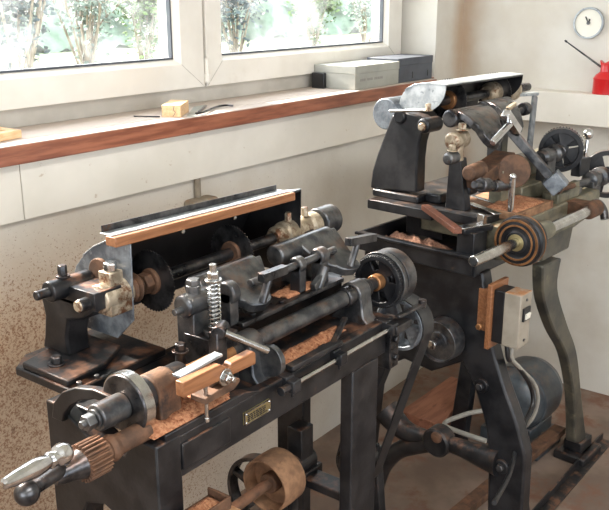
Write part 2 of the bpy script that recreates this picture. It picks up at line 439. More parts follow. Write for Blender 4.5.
def bush(x, y, r, hgt, n, mat_, label, seed, stems=7):
    rn = random.Random(seed); fr = Fr((x, y, .62))
    root = empty('garden_bush', fr, label, 'bush')
    st = MB(); tips = []
    for k in range(stems):
        a = rn.uniform(0, 2 * PI); q = rn.uniform(.3, .95) * r
        tip = V((math.cos(a) * q, math.sin(a) * q, hgt * rn.uniform(.7, 1)))
        mid = tip * .5 + V((rn.uniform(-.1, .1), rn.uniform(-.1, .1), .1)); pts = [V((math.cos(a) * .04, math.sin(a) * .04, 0)), mid, tip]
        st.tube(pts, lambda t: .018 - .013 * t, 6, 5); tips.append(pts)
        for j in range(3):
            b0 = pts[1].lerp(tip, rn.uniform(0, .8)); b1 = b0 + V((rn.uniform(-.3, .3), rn.uniform(-.3, .3), rn.uniform(.05, .35))) * r
            st.tube([b0, (b0 + b1) / 2 + V((0, 0, .03)), b1], lambda t: .008 - .005 * t, 5, 4); tips.append([b0, b0, b1])
    st.build('stem', twig, root, 0)
    lf = MB()
    for k in range(n):
        p = rn.choice(tips); s_ = rn.random(); c = (p[0].lerp(p[1], .3 + .7 * s_) if rn.random() < .35 else p[1].lerp(p[2], rn.uniform(0, 1.05))) + V((rn.gauss(0, .09), rn.gauss(0, .09), rn.gauss(0, .08))) * (r / .5)
        c.z = max(.03, c.z)
        d = V((rn.gauss(0, 1), rn.gauss(0, 1), rn.gauss(0, .6))).normalized(); u = d.orthogonal().normalized(); w = d.cross(u)
        L = rn.uniform(.05, .10); ww = L * .32
        q = [c - d * L / 2, c + u * ww + w * .005, c + d * L / 2, c - u * ww + w * .005, c + w * .012]
        vs = [lf.bm.verts.new(z) for z in q]
        for i in range(4): lf.face([vs[i], vs[(i + 1) % 4], vs[4]])
    lf.build('foliage', mat_, root, 0)
    return root


# wooded bank rising behind the bushes
bk = MB(); g_ = {}
for a in range(121):
    for b in range(25):
        x, y = -2 + a * .28, 11.5 + b * .28
        z = .6 + 2.6 * (1 - math.exp(-b * .12)) + .55 * mnoise.noise(V((x * .9, y * .9, 1))) * min(1, b / 3) + .28 * mnoise.noise(V((x * 3, y * 3, 2)))
        g_[a, b] = bk.bm.verts.new((x, y, z))
for a in range(120):
    for b in range(24): bk.face([g_[a, b], g_[a + 1, b], g_[a + 1, b + 1], g_[a, b + 1]])
for a in range(120): pass
o = bk.build('bank', surf('dark_green_undergrowth', (48, 60, 44), (104, 122, 104), .8, 0, 1.6, lo=.3, hi=.7, spots=((150, 160, 160), 1.1, .55, .7), bump=.6, bscale=6), None, 0, ang=180); o['kind'] = 'structure'
for u, y, r_, h_, n_, m_, lab, sd_, st_ in (
        (142, 8.2, .55, 1.3, 2200, leafA, 'bright green bush outside the right end of the left window pane', 1, 11),
        (84, 7.6, .6, 1.2, 700, leafB, 'grey green twiggy bush outside the middle of the left window pane', 2, 14),
        (14, 6.8, .5, 1.4, 1300, leafC, 'dark blue green bush outside the left end of the left window pane', 3, 12),
        (312, 8.4, .5, 1.25, 1900, leafA, 'round green bush outside the middle of the right window pane', 4, 11),
        (236, 8.0, .5, 1.2, 1000, leafC, 'dark bush outside the left end of the right window pane', 5, 12),
        (366, 8.8, .5, .9, 400, leafB, 'faint grey green bush outside the right end of the right window pane', 6, 9)):
    bush(W0.y(u, 30, y).x, y, r_, h_, n_, m_, lab, sd_, st_)

# ------------------------------------------------------------------ light
w = bpy.data.worlds.new('sky'); S.world = w; w.use_nodes = True
bg = w.node_tree.nodes['Background']; bg.inputs['Color'].default_value = (.86, .93, 1, 1); bg.inputs['Strength'].default_value = 3.6


def light(name, typ, loc, target, energy, color=(1, 1, 1), **k):
    d = bpy.data.lights.new(name, typ); d.energy = energy; d.color = color
    for a, b in k.items(): setattr(d, a, b)
    o = bpy.data.objects.new(name, d); COL.objects.link(o); o.location = loc
    o.rotation_euler = (V(target) - V(loc)).to_track_quat('-Z', 'Y').to_euler(); return o


sd = V((.06, -1, -.78))
light('sun', 'SUN', V((1.6, 1.7, 1.7)) - sd * 5, (1.6, 1.7, 1.7), 15.0, (1, .93, .82), angle=math.radians(6))
light('portal_window', 'AREA', ((WX0 + WX1) / 2, 1.83, 1.67), ((WX0 + WX1) / 2, 0, 1.67), 1, shape='RECTANGLE', size=2.6, size_y=.95).data.cycles.is_portal = True
light('portal_left', 'AREA', (XL - .1, -.5, 1.57), (0, -.5, 1.57), 1, shape='RECTANGLE', size=2.8, size_y=1.25).data.cycles.is_portal = True
light('portal_front', 'AREA', (.2, YF - .1, 1.6), (.2, 0, 1.6), 1, shape='RECTANGLE', size=3.2, size_y=1.3).data.cycles.is_portal = True
light('overhead_fill', 'AREA', (.6, -.4, 2.5), (.6, -.4, 0), 20, (1, 1, .98), shape='RECTANGLE', size=1.3, size_y=.3)  # overhead fill added to brighten the room, no fixture hangs there

# ------------------------------------------------------------------ shared machine pieces
def bolt(mb, p, r, h, axis=(0, 0, 1), washer=True, rod=0):
    p = V(p); a = V(axis).normalized()
    if washer: mb.cyl(p, p + a * h * .18, r * 1.45, n=20)
    mb.hexb(p + a * (h * .18 if washer else 0), a, r, h * .7)
    if rod: mb.cyl(p + a * h * .8, p + a * (h + rod), r * .5, n=14)
    return mb


def arm_web(mb, yr, zr, x0, x1, yf, zf, xf, rf, th=.017, sag=.012, n=14):
    """flat curved web running from the barrel (x0..x1 at yr,zr) forward to a rounded end of radius rf at (xf,yf,zf)"""
    L = math.hypot(yf - yr, zf - zr); rows = []
    for i in range(n + 1):
        t = i / n
        y = yr + (yf - yr) * t; z = zr + (zf - zr) * t - sag * math.sin(PI * t)
        c = (x0 + x1) / 2 + (xf - (x0 + x1) / 2) * min(1, t * 1.1)
        w = (x1 - x0) / 2 + (rf - (x1 - x0) / 2) * (3 * t * t - 2 * t ** 3)
        s_end = L * (1 - t)
        if s_end < rf: w = math.sqrt(max(0, rf * rf - (rf - s_end) ** 2)) + .0008
        nn = V((0, -(zf - zr), (yf - yr))); nn = nn.normalized() * (1 if nn.z > 0 else -1)
        p = V((c, y, z)); rows.append([mb.bm.verts.new(q) for q in (p + V((-w, 0, 0)) + nn * th / 2, p + V((w, 0, 0)) + nn * th / 2, p + V((w, 0, 0)) - nn * th / 2, p + V((-w, 0, 0)) - nn * th / 2)])
    for i in range(n):
        A, B = rows[i], rows[i + 1]
        for k in range(4): mb.face([A[k], A[(k + 1) % 4], B[(k + 1) % 4], B[k]])
    mb.face(rows[0]); mb.face(rows[-1][::-1]); return mb


def tee(parent, foot, top, a, b, m=None, r=.006, rb=.007):
    """clamp handle: stem from foot to top with a cross bar from a to b"""
    m = m or M_['grey']
    s = MB().cyl(foot, top, r, r * .95, n=16).build('clamp_handle', m, parent, .001)
    mb = MB(); a, b = V(a), V(b); mb.bar(a, b, rb * 1.7, rb * 1.7)
    mb.cyl(a, a + (a - b).normalized() * .001, rb * .8).cyl(b, b + (b - a).normalized() * .001, rb * .8)
    mb.build('cross_bar', m, s, .004, seg=3)
    return s


def slot_wheel(name, parent, c, axis, r, w, hub_r, hub_l, m, hubm, spokes=4, rim=.2, teeth=0, ph=0, rimm=None):
    """wheel with a rim, a thin web cut by curved windows, and a hub"""
    d, u, q = basis(axis); c = V(c); mb = MB()
    ri = r * (1 - rim); rw = hub_r * 1.35
    if teeth: mb.gear(c - d * w / 2, d, r, teeth, r * .05, w)
    mb.ring(c - d * w / 2, d, ri, r * (.96 if teeth else 1), w, 56) if not teeth else None
    if teeth:
        mb.bm.clear(); mb.ring(c - d * w / 2, d, ri, r * .965, w, 56)
        for k in range(teeth):
            a = 2 * PI * k / teeth; o = (u * math.cos(a) + q * math.sin(a)); tt = (q * math.cos(a) - u * math.sin(a))
            mb.bar(c + o * r * .955 - d * w / 2, c + o * r * .955 + d * w / 2, r * .06, r * .09, up=o)
    # web: spokes widening to rim and hub
    ws = w * .35
    for k in range(spokes):
        a0 = ph + 2 * PI * k / spokes; half = PI / spokes * .7; seg = 6; A = []; B = []
        outl = []
        for i in range(seg + 1):
            a = a0 - half + 2 * half * i / seg; outl.append((a, ri * 1.01))
        for i in range(seg + 1):
            a = a0 + half * .95 - 1.9 * half * i / seg; outl.append((a, rw * .95))
        for a, rr in outl:
            o = (u * math.cos(a) + q * math.sin(a)) * rr; A.append(mb.bm.verts.new(c + o - d * ws / 2)); B.append(mb.bm.verts.new(c + o + d * ws / 2))
        for i in range(len(A)): mb.face([A[i], A[(i + 1) % len(A)], B[(i + 1) % len(A)], B[i]])
        mb.face(A); mb.face(B[::-1])
    mb.ring(c - d * ws / 2, d, hub_r * .9, rw * 1.02, ws, 40)
    ob = mb.build(name, m, parent, .001)
    MB().cyl(c - d * hub_l, c + d * hub_l * .6, hub_r, n=32, c=.002).build('hub', hubm, ob, .001)
    return ob


def heap(name, label, pts, z, hgt, m, seed=1, parent=None, cell=.006, fr=None):
    """loose saw dust lying inside the outline pts on height z"""
    from mathutils.geometry import intersect_point_line
    rn = random.Random(seed); P = [V((a, b, 0)) for a, b in pts]
    x0, x1 = min(p.x for p in P), max(p.x for p in P); y0, y1 = min(p.y for p in P), max(p.y for p in P)
    nx, ny = int((x1 - x0) / cell) + 1, int((y1 - y0) / cell) + 1
    def inside(x, y):
        c = False; j = len(P) - 1
        for i in range(len(P)):
            if (P[i].y > y) != (P[j].y > y) and x < (P[j].x - P[i].x) * (y - P[i].y) / (P[j].y - P[i].y) + P[i].x: c = not c
            j = i
        return c
    def edge(x, y):
        q = V((x, y, 0)); d = 9
        for i in range(len(P)):
            a, b = P[i - 1], P[i]; t = max(0, min(1, (q - a).dot(b - a) / (b - a).length_squared)); d = min(d, (q - a - (b - a) * t).length)
        return d
    mb = MB(); g = {}
    for i in range(nx + 1):
        for j in range(ny + 1):
            x, y = x0 + i * cell, y0 + j * cell
            if inside(x, y):
                e = min(1, edge(x, y) / max(hgt * 1.8, .008)); hz = hgt * (e * (2 - e)) * (.62 + .5 * (mnoise.noise(V((x * 38, y * 38, seed))) + .5 * mnoise.noise(V((x * 110, y * 110, seed)))))
                g[i, j] = mb.bm.verts.new((x, y, z + max(.0004, hz)))
    low = {k: mb.bm.verts.new((v.co.x, v.co.y, z)) for k, v in g.items()}
    for (i, j) in list(g):
        ks = [(i, j), (i + 1, j), (i + 1, j + 1), (i, j + 1)]
        if all(k in g for k in ks):
            mb.face([g[k] for k in ks]); mb.face([low[k] for k in ks][::-1])
    mb.bm.verts.ensure_lookup_table(); bmesh.ops.delete(mb.bm, geom=[v for v in mb.bm.verts if not v.link_faces], context='VERTS')
    bd = [e for e in mb.bm.edges if e.is_boundary]
    inv = {v: k for k, v in g.items()}
    for e in bd:
        a, b = e.verts
        if a in inv and b in inv and low[inv[a]].is_valid and low[inv[b]].is_valid: mb.face([a, b, low[inv[b]], low[inv[a]]])
    loc = V(((x0 + x1) / 2, (y0 + y1) / 2, z))
    if fr is not None:
        o = mb.build(name, m, None, 0, ang=180, loc=loc); o.location = fr.M @ loc + fr.loc; o.rotation_euler.z = fr.rz
    else: o = mb.build(name, m, None, 0, ang=180, loc=loc)
    return tag(o, label, 'sawdust', kind='stuff')


# ------------------------------------------------------------------ the machine in front
A = Fr((.755, .84, 0))
m1 = empty('woodworking_machine', A, 'black cast iron twin saw machine in front with orange wood strip along its cover', 'machine')
BT, BB = .86, .787             # top and bottom of the bed casting
# bed: aprons all round and a deck
bed = MB()
bed.box((0, 0, BB), (.675, .022, BT)).box((0, .235, BB), (.675, .257, BT)).box((.65, .02, BB), (.675, .24, BT))
bed.box((.022, .018, .845), (.655, .24, .857))
bed.prism([(.055, 0), (.055, .60), (.062, .66), (.085, .70), (.128, .715), (.172, .70), (.195, .66), (.202, .60), (.202, 0), (.259, 0), (.259, .862), (.225, .863), (.19, .845), (.13, .815), (.07, .825), (.05, .862), (-.0015, .862), (-.0015, 0)], 'x', -.002, .05)
bed_o = bed.build('bed', M_['black'], m1, .003)
# raised rim and step along the front face
r_ = MB(); r_.prism([(.02, BT - .002), (.02, BT + .012), (.2, BT + .012), (.235, BT + .002), (.3, BT - .002)], 'y', 0.0, .02)
r_.box((.05, -.004, .80), (.16, .002, .845))
r_.build('front_rim', M_['black'], m1, .002)
for wx, y0, y1, x0 in ((.095, 0, .03, .525), (.03, .18, .255, .60)):
    q = MB(); q.box((x0, y0, .012), (x0 + wx, y1, BB)); q.box((x0 - .015, y0 - .015, 0), (x0 + wx + .015, y1 + .012, .02)); q.build('leg', M_['black2'], m1, .003)
# brass name plate with a raised edge and fine lines of lettering too small to read
p0 = A.y(243, 425, 0); p1 = A.y(268.5, 400, 0); p2 = A.y(243, 413, 0)
npz0, npz1 = p0.z, p2.z
pl = MB().box((p0.x, -.0035, npz0), (p1.x, .001, npz1)).build('name_plate', M_['brass'], m1, .0008)
q = MB()
for a, b in (((p0.x, npz0), (p1.x, npz0 + .0012)), ((p0.x, npz1 - .0012), (p1.x, npz1)), ((p0.x, npz0), (p0.x + .0012, npz1)), ((p1.x - .0012, npz0), (p1.x, npz1))): q.box((a[0], -.005, a[1]), (b[0], -.003, b[1]))
q.build('plate_rim', M_['steel'], pl, 0)
for xx in (p0.x + .004, p1.x - .004):
    for zz in (npz0 + .003, npz1 - .003): MB().ball((xx, -.0045, zz), .0022, 10).build('rivet', M_['steel'], pl, 0)
q = MB(); rn = random.Random(3)
for k in range(4):
    zz = npz1 - .006 - k * (npz1 - npz0 - .010) / 3.3; xx = p0.x + .008
    while xx < p1.x - .012:
        L = rn.uniform(.003, .008); q.box((xx, -.0041, zz - .0022), (min(xx + L, p1.x - .008), -.0033, zz)); xx += L + .0022
q.build('lettering', M_['blackplastic'], pl, 0)

# front guide rod with its guides
ra, rb_ = A.y(283, 389, -.014), A.y(392, 329, -.014); rz = (ra.z + rb_.z) / 2
q = MB().cyl((ra.x, -.014, rz), (ra.x + .03, -.014, rz), .0065, n=16).cyl((ra.x + .03, -.014, rz), (rb_.x, -.014, rz), .005, n=16).build('guide_rod', M_['steel'], m1, .0008)
MB().cyl((ra.x - .004, -.014, rz), (ra.x + .022, -.014, rz), .0075, n=6).cyl((ra.x - .007, -.014, rz), (ra.x - .003, -.014, rz), .0085, n=16).build('rod_knob', M_['black2'], q, .0008)
for xx in (.30, .445, .63):
    g = MB().box((xx, -.026, rz - .011), (xx + .022, .002, rz + .012)); g.box((xx, -.01, rz + .008), (xx + .022, .03, rz + .016)); g.cyl((xx + .011, -.014, rz - .024), (xx + .011, -.014, rz), .003, n=10)
    g.build('rod_guide', M_['black2'], m1, .002)
# flat scraper bar lying over the deck behind the rod
MB().bar((.32, .0, BT + .012), (.47, -.004, BT + .012), .018, .01).bar((.455, .0, BT + .013), (.56, .045, BT + .02), .012, .008).build('stop_bar', M_['black2'], m1, .002)

# long feed shaft along the front
SY, SZ = .06, .915
sh = MB(); sh.cyl((-.058, SY, SZ), (.74, SY, SZ), .0135, n=24); shaft = sh.build('feed_shaft', M_['dark'], m1, .001)
q = MB(); q.hexb((-.078, SY, SZ), (1, 0, 0), .0125, .016).cyl((-.062, SY, SZ), (-.058, SY, SZ), .015, n=20).cyl((-.085, SY, SZ), (-.07, SY, SZ), .006, n=12); q.build('shaft_nut', M_['grey'], shaft, .0008)
MB().cyl((-.058, SY, SZ), (-.006, SY, SZ), .021, n=32, c=.002).build('sleeve', M_['grey'], shaft, .001)
MB().lathe((-.006, SY, SZ), (1, 0, 0), [(0, .024), (0, .046), (.003, .048), (.02, .048), (.022, .046), (.022, .03)], 56).build('flange', M_['dark'], shaft, .001)
MB().ring((-.003, SY, SZ), (1, 0, 0), .0478, .0492, .017, 56).build('flange_rim', M_['steel'], shaft, 0)
MB().cyl((.016, SY, SZ), (.118, SY, SZ), .027, n=32, c=.003).build('sleeve', M_['black2'], shaft, .001)
MB().cyl((.118, SY, SZ), (.235, SY, SZ), .0145, n=24).build('sleeve', M_['bronze'], shaft, .001)
MB().cyl((.30, SY, SZ), (.575, SY, SZ), .0165, n=28, c=.002).build('sleeve', M_['grey'], shaft, .001)
MB().cyl((.575, SY, SZ), (.66, SY, SZ), .021, n=28, c=.003).build('sleeve', M_['dark'], shaft, .001)
# pedestals that carry the shaft
for xa, xb, rr in ((.04, .085, .03), (.255, .295, .027), (.60, .64, .026)):
    b_ = MB(); b_.prism([(SY - .045, BT - .004), (SY - .032, BT + .012), (SY - rr, SZ - .004)] + [(SY - rr * math.cos(a), SZ + rr * math.sin(a)) for a in [PI * k / 12 for k in range(13)]] + [(SY + rr, SZ - .004), (SY + .034, BT + .012), (SY + .05, BT - .004)], 'x', xa, xb)
    b_.build('shaft_pedestal', M_['rust'] if xa < .2 else M_['grey'], m1, .003)
# yoke rib arching over the left end of the bed
yo = [(.232, .842), (.225, .87), (.20, .897), (.165, .915), (.12, .925), (.075, .924)]
yi = [(.075, .912), (.12, .909), (.155, .896), (.182, .878), (.20, .858), (.205, .842)]
MB().prism(yo + yi, 'x', -.012, .004).build('yoke', M_['black'], m1, .002)

# gear wheel, belt wheel behind it
slot_wheel('gear_wheel', m1, (.712, SY, SZ), (1, 0, 0), .0585, .018, .018, .024, M_['black2'], M_['bronze'], 4, .2, teeth=60, ph=.5)
MB().ring((.714, SY, SZ), (1, 0, 0), .0586, .0625, .013, 56).build('wheel_band', M_['grey'], m1, .0008)
slot_wheel('belt_wheel', m1, (.752, SY, SZ), (1, 0, 0), .06, .034, .018, .018, M_['grey'], M_['dark'], 4, .12, ph=.2)
# lower wheel on a stub in a bracket
lw = A.x(404, 322, .80)
slot_wheel('lower_wheel', m1, lw, (1, 0, 0), .06, .05, .015, .03, M_['hood'], M_['dark'], 4, .14, ph=.6)
q = MB(); q.cyl((.66, lw.y, lw.z), (.83, lw.y, lw.z), .009, n=16); q.build('stub_shaft', M_['dark'], m1, .0008)
q = MB(); q.box((.645, -.012, lw.z - .045), (.68, .028, .845)).box((.64, -.03, .835), (.70, .03, .852)); q.cyl((.662, -.02, lw.z + .02), (.662, -.011, lw.z + .02), .008, n=6); q.cyl((.662, -.02, lw.z - .02), (.662, -.011, lw.z - .02), .008, n=6)
q.build('end_bracket', M_['dark'], m1, .002)
q = MB(); e0, e1 = A.y(399, 316, -.012), A.y(428, 321, -.012); q.bar((.67, -.012, e0.z), (.775, -.012, e0.z - .004), .012, .007); q.cyl((.775, -.012, e0.z - .01), (.775, -.012, e0.z + .008), .009, n=20); q.build('shifter_bar', M_['dark'], m1, .002)

# crank with pinion and chrome handle at the lower left
CYy = .03
c0 = A.y(113, 447, CYy); cz = c0.z
px_ = lambda u, v, y=CYy: A.y(u, v, y)
pin0, pin1 = px_(80, 460), px_(101, 449)
q = MB(); q.gear((pin0.x, CYy, cz), (1, 0, 0), .0285, 24, .006, pin1.x - pin0.x); q.build('pinion', M_['rust'], m1, .0008)
q = MB(); q.cyl((pin1.x, CYy, cz), (.01, CYy, cz), .016, n=24).lathe((pin1.x + .006, CYy, cz), (1, 0, 0), [(0, .012), (.004, .018), (.012, .021), (.02, .018), (.024, .012)], 28); q.build('crank_boss', M_['rust'], m1, .001)
q = MB(); q.lathe((pin0.x - .045, CYy, cz), (1, 0, 0), [(0, .010), (.012, .014), (.03, .017), (.046, .022)], 28)
q.build('crank_hub', M_['dark'], m1, .001)
hb = px_(62, 455, CYy - .012)
ca, cb = V((pin0.x - .035, CYy - .004, cz + .004)), px_(27, 493, CYy - .03)
q = MB(); q.tube([V((pin0.x - .03, CYy + .004, cz + .006)), ca + (cb - ca) * .35 + V((0, 0, .004)), cb], lambda t: .012 - .003 * t, 16, 6); arm = q.build('crank_arm', M_['dark'], m1, 0)
MB().ball(cb, .0165, 24).build('crank_ball', M_['dark'], arm, 0)
h0, h1 = px_(62, 454, CYy - .02), px_(2, 485, CYy - .045)
d = (h1 - h0); L = d.length
MB().lathe(h0, d, [(-.014, 0), (-.0135, .006), (-.009, .0125), (0, .0158), (.009, .0135), (.013, .0085), (.018, .008), (.021, .0115), (.025, .0115), (.028, .009), (.04, .0115), (.055, .0125), (L * .82, .0095), (L * .97, .007), (L, .0035), (L + .0005, 0)], 32).build('crank_handle', M_['chrome'], arm, 0)

# rear foot slab with its bolts, and the column of the saw spindle
q = MB(); q.prism([(.03, .228), (.03, .385), (.075, .42), (.25, .42), (.25, .235), (.10, .228)], 'z', .858, .874); q.prism([(.034, .245), (.034, .37), (.09, .385), (.19, .385), (.19, .29), (.12, .25)], 'z', .874, .886); q.box((.10, .26, .82), (.24, .40, .858)); q.build('foot_slab', M_['black'], m1, .003)
for (xx, yy, zz, rr) in ((.066, .315, .886, .0105), (.052, .238, .874, .0055), (.088, .236, .874, .005)): bolt(MB(), (xx, yy, zz), rr, rr * 1.7, washer=rr > .008).build('foot_bolt', M_['grey'], m1, .0008)
q = MB(); q.prism([(.325, .884), (.40, .884), (.392, .91), (.385, .95), (.392, .985), (.38, 1.0), (.28, 1.0), (.245, .99), (.28, .965), (.318, .955), (.328, .92)], 'x', .10, .15); q.build('spindle_column', M_['black'], m1, .005)
PY, PZ = .262, 1.0             # the saw spindle
sp = MB().cyl((.082, PY, PZ), (.80, PY, PZ), .012, n=20).build('saw_spindle', M_['dark'], m1, .001)
MB().cyl((.078, PY, PZ), (.125, PY, PZ), .0105, n=20, c=.002).build('spindle_end', M_['patina'], sp, .0008)
q = MB().cyl((.122, PY, PZ), (.188, PY, PZ), .026, n=32, c=.003).box((.13, PY - .024, PZ - .03), (.182, PY + .024, PZ)).build('spindle_bearing', M_['patina'], m1, .002)
MB().box((.14, PY - .015, PZ + .02), (.17, PY + .015, PZ + .045)).build('oil_cup', M_['patina'], q, .002)
bolt(MB(), (.155, PY, PZ + .045), .0125, .022, washer=False, rod=0).build('bearing_bolt', M_['steel'], q, .001)
MB().lathe((.188, PY, PZ), (1, 0, 0), [(0, .02), (.006, .027), (.012, .02), (.016, .028), (.024, .022), (.03, .016)], 28).build('spindle_collar', M_['rust'], sp, .0005)
MB().hexb((.222, PY, PZ), (1, 0, 0), .02, .02).build('spindle_nut', M_['rust'], sp, .001)
# second, rear bearing stub
RY, RZ = A.x(55, 290, .085).y, A.x(55, 290, .085).z
q = MB().cyl((.07, RY, RZ), (.16, RY, RZ), .0185, n=28, c=.002).box((.10, RY - .085, RZ - .026), (.16, RY + .012, RZ + .006)).build('rear_bearing', M_['black'], m1, .002)
MB().cyl((.045, RY, RZ), (.072, RY, RZ), .0085, n=18, c=.0015).build('spindle_end', M_['dark'], q, .0008)
bolt(MB(), (.105, RY + .002, RZ + .017), .0085, .026, rod=0).build('bearing_bolt', M_['dark'], q, .0008)
MB().cyl((.16, RY - .025, RZ + .016), (.168, RY - .025, RZ + .016), .026, n=28).build('washer_disc', M_['rust'], q, .001)
# saw blades
def blade(x, r, n=48):
    b = MB(); d_, u_, w_ = basis((1, 0, 0)); 
    b.gear((x, PY, PZ), (1, 0, 0), r, n, r * .035, .0022)
    o = b.build('saw_blade', M_['dark'], m1, 0); MB().cyl((x - .007, PY, PZ), (x + .009, PY, PZ), r * .42, n=32, c=.002).build('blade_washer', M_['rust'], o, .0008); return o
blade(.248, .0585); blade(.468, .0585)
# sheet cover over the saws: end panels and a bent roof
HX0, HX1 = .178, .665
e_ = [A.x(130, 240, HX0), A.x(108, 241, HX0), A.x(94, 247, HX0), A.x(83, 256, HX0), A.x(76, 266, HX0), A.x(72, 282, HX0)]
prof = [(p.y, p.z) for p in e_]; yb = prof[-1][0]
prof += [(yb + .002, .90)]
end = [(prof[0][0], .945)] + prof
end = [(prof[0][0] + .004, .95)] + prof[:-1] + [(yb, .905), (prof[0][0] + .05, .905)]
q = MB(); q.prism(end, 'x', HX0, HX0 + .003); cov = q.build('saw_cover', M_['hood'], m1, .0008)
q = MB(); q.prism(end, 'x', HX1 - .003, HX1)
t_ = .003; roof = prof + [(a - t_ * .7, b - t_ * .8) for a, b in prof[::-1]]
q.prism(roof, 'x', HX0 + .003, HX1 - .003); q.build('cover_shell', M_['hooddark'], cov, .0006)
q = MB(); top = [(a, b) for a, b in prof[:4]]; q.prism([(a, b + .0005) for a, b in top] + [(a, b + .003) for a, b in top[::-1]], 'x', HX0 - .001, HX1); q.build('lit_cover_top', M_['hoodpale'], cov, .0005)  # pale skin over the roof, sky light put into its colour
# wood strip and steel angle on top of the cover
FYs = prof[0][0] - .012
a0, a1 = A.y(113, 242.5, FYs + .006), A.y(293, 196, FYs + .006); sth = .0175
yc = FYs + .012
dirn = (a1 - a0).normalized(); dirn.y = 0
a0.y = a1.y = yc
st = MB().bar(a0, a1, .026, sth).build('wood_strip', M_['orange'], m1, .002)
o1 = V((0, .016, sth / 2))
q = MB(); q.bar(a0 + V((.002, .014, sth / 2 + .001)), a1 + V((-.004, .014, sth / 2 + .001)), .03, .002); angl = q.build('steel_angle', M_['hoodpale'], m1, .0008)
MB().bar(a0 + V((.006, .0285, sth / 2 + .0075)), a1 + V((-.014, .0285, sth / 2 + .0075)), .0022, .012).build('upright_flange', M_['dark'], angl, .0006)
for fx in (.33, .62):
    c = a0.lerp(a1, fx); MB().lathe((c.x, FYs + .003, c.z - sth / 2 - .004), (0, 1, 0), [(0, 0), (.0005, .004), (.003, .004)], 12).build('screw', M_['steel'], st, 0)
for fx in (.1, .4, .75):
    c = a0.lerp(a1, fx); MB().lathe((c.x, yc + .004, c.z + sth / 2 + .002), (0, 0, -1), [(0, 0), (.0005, .003), (.003, .003)], 12).build('screw', M_['steel'], st, 0)
# right bearing and grey flat-belt pulley of the spindle
q = MB().lathe((.60, PY, PZ), (1, 0, 0), [(0, .018), (.01, .024), (.03, .024), (.035, .029), (.075, .03), (.08, .024), (.12, .024), (.125, .03), (.15, .03), (.155, .022)], 32).build('spindle_bearing', M_['patina'], m1, .001)
q2 = MB(); q2.box((.665, PY - .028, .84), (.715, PY + .028, PZ)).build('bearing_pedestal', M_['black'], m1, .003)
for xx in (.655, .715): bolt(MB(), (xx, PY, PZ + .026), .0085, .03, washer=False).build('bearing_bolt', M_['patina'], q, .0008)
b0, b1 = A.y(318, 222, PY), A.y(338, 214, PY)
MB().lathe((.762, PY, PZ), (1, 0, 0), [(0, .012), (0, .031), (.003, .034), (.055, .034), (.058, .031), (.058, .012)], 40).build('belt_pulley', M_['grey'], m1, .001)

# carriage with two tool arms
CZ = .935
q = MB(); q.prism([(.12, .845), (.12, .93), (.10, .94), (.205, .94), (.205, .845)], 'x', .27, .66); q.build('carriage', M_['black'], m1, .003)
q = MB(); q.box((.285, .075, .94), (.60, .215, .949)); q.build('carriage_plate', M_['dark'], m1, .0015)
AY = .15
def tool_arm(xa, xb, zc, xe, ye, ze, w0, w1):
    o = MB().cyl((xa, AY, zc), (xb, AY, zc), .0215, n=36, c=.003)
    o.box((xa + .04, AY - .016, .948), (xb - .02, AY + .016, zc))
    ob = o.build('tool_arm', M_['grey'], m1, .002)
    w_ = MB(); arm_web(w_, AY - .004, zc + .0115, w0, w1, ye, ze, xe, .032, .02, sag=.010); w_.build('arm_web', M_['grey'], ob, .003)
    return ob
ea, eb = A.y(262, 303, .062), A.y(351, 268, .066)
xa_, xb_ = A.y(192, 281, AY).x, A.y(274, 246, AY).x
ta = tool_arm(A.y(192, 281, AY).x, A.y(253, 263, AY).x, 1.012, ea.x, .055, ea.z - .006, xa_ + .055, xa_ + .175)
tb = tool_arm(A.y(274, 246, AY).x, A.y(328, 230, AY).x, 1.014, eb.x, .055, eb.z - .006, xb_ + .06, xb_ + .19)
# clamp handles
for (f_, t_, b0, b1, yy) in (((262, 303), (269, 279), (261, 278), (285, 269), .06), ((350, 267), (357, 244), (348, 242), (374, 237), .066)):
    tee(m1, A.y(*f_, yy), A.y(*t_, yy), A.y(*b0, yy), A.y(*b1, yy), M_['dark'], .0075, .0092)
# cross rod with collars between the arms
zr_ = (A.y(279, 270, .10).z + A.y(319, 258, .10).z) / 2
cr = MB().cyl((.335, .10, zr_), (.60, .10, zr_), .0075, n=18).build('cross_rod', M_['grey'], m1, .0008)
for u, v, r, w_ in ((229, 296, .021, .022), (298, 268, .0165, .02), (320, 257, .0175, .026)):
    c = A.y(u, v, .10); MB().cyl((c.x - w_ / 2, .10, zr_), (c.x + w_ / 2, .10, zr_), r, n=32, c=.003).box((c.x - w_ / 2, .088, .946), (c.x + w_ / 2, .112, zr_)).build('rod_collar', M_['grey'], m1, .001)
# slotted stop stud on the plate, plate screws
s0, s1 = A.y(317, 282, .085), A.y(325, 266, .085)
q = MB(); q.cyl((s0.x, .085, .945), s1, .0105, n=20, c=.002).bar((s0.x - .02, .08, .955), (s0.x + .018, .085, .97), .012, .014); q.build('stop_stud', M_['grey'], m1, .001)
bc = A.y(333, 241, AY - .01); q = MB(); q.cyl((bc.x, AY - .01, 1.0), (bc.x, AY - .01, bc.z), .013, n=20); q.bar((bc.x - .03, AY - .01, 1.0), (bc.x + .012, AY - .01, 1.0), .03, .022); bolt(q, (bc.x, AY - .01, bc.z), .0105, .018, rod=0); q.build('arm_bolt', M_['steel'], tb, .001)
for xx, yy in ((.33, .09), (.41, .088), (.47, .1), (.55, .09)): MB().cyl((xx, yy, .949), (xx, yy, .953), .006, n=16).build('plate_screw', M_['dark'], m1, .0006)
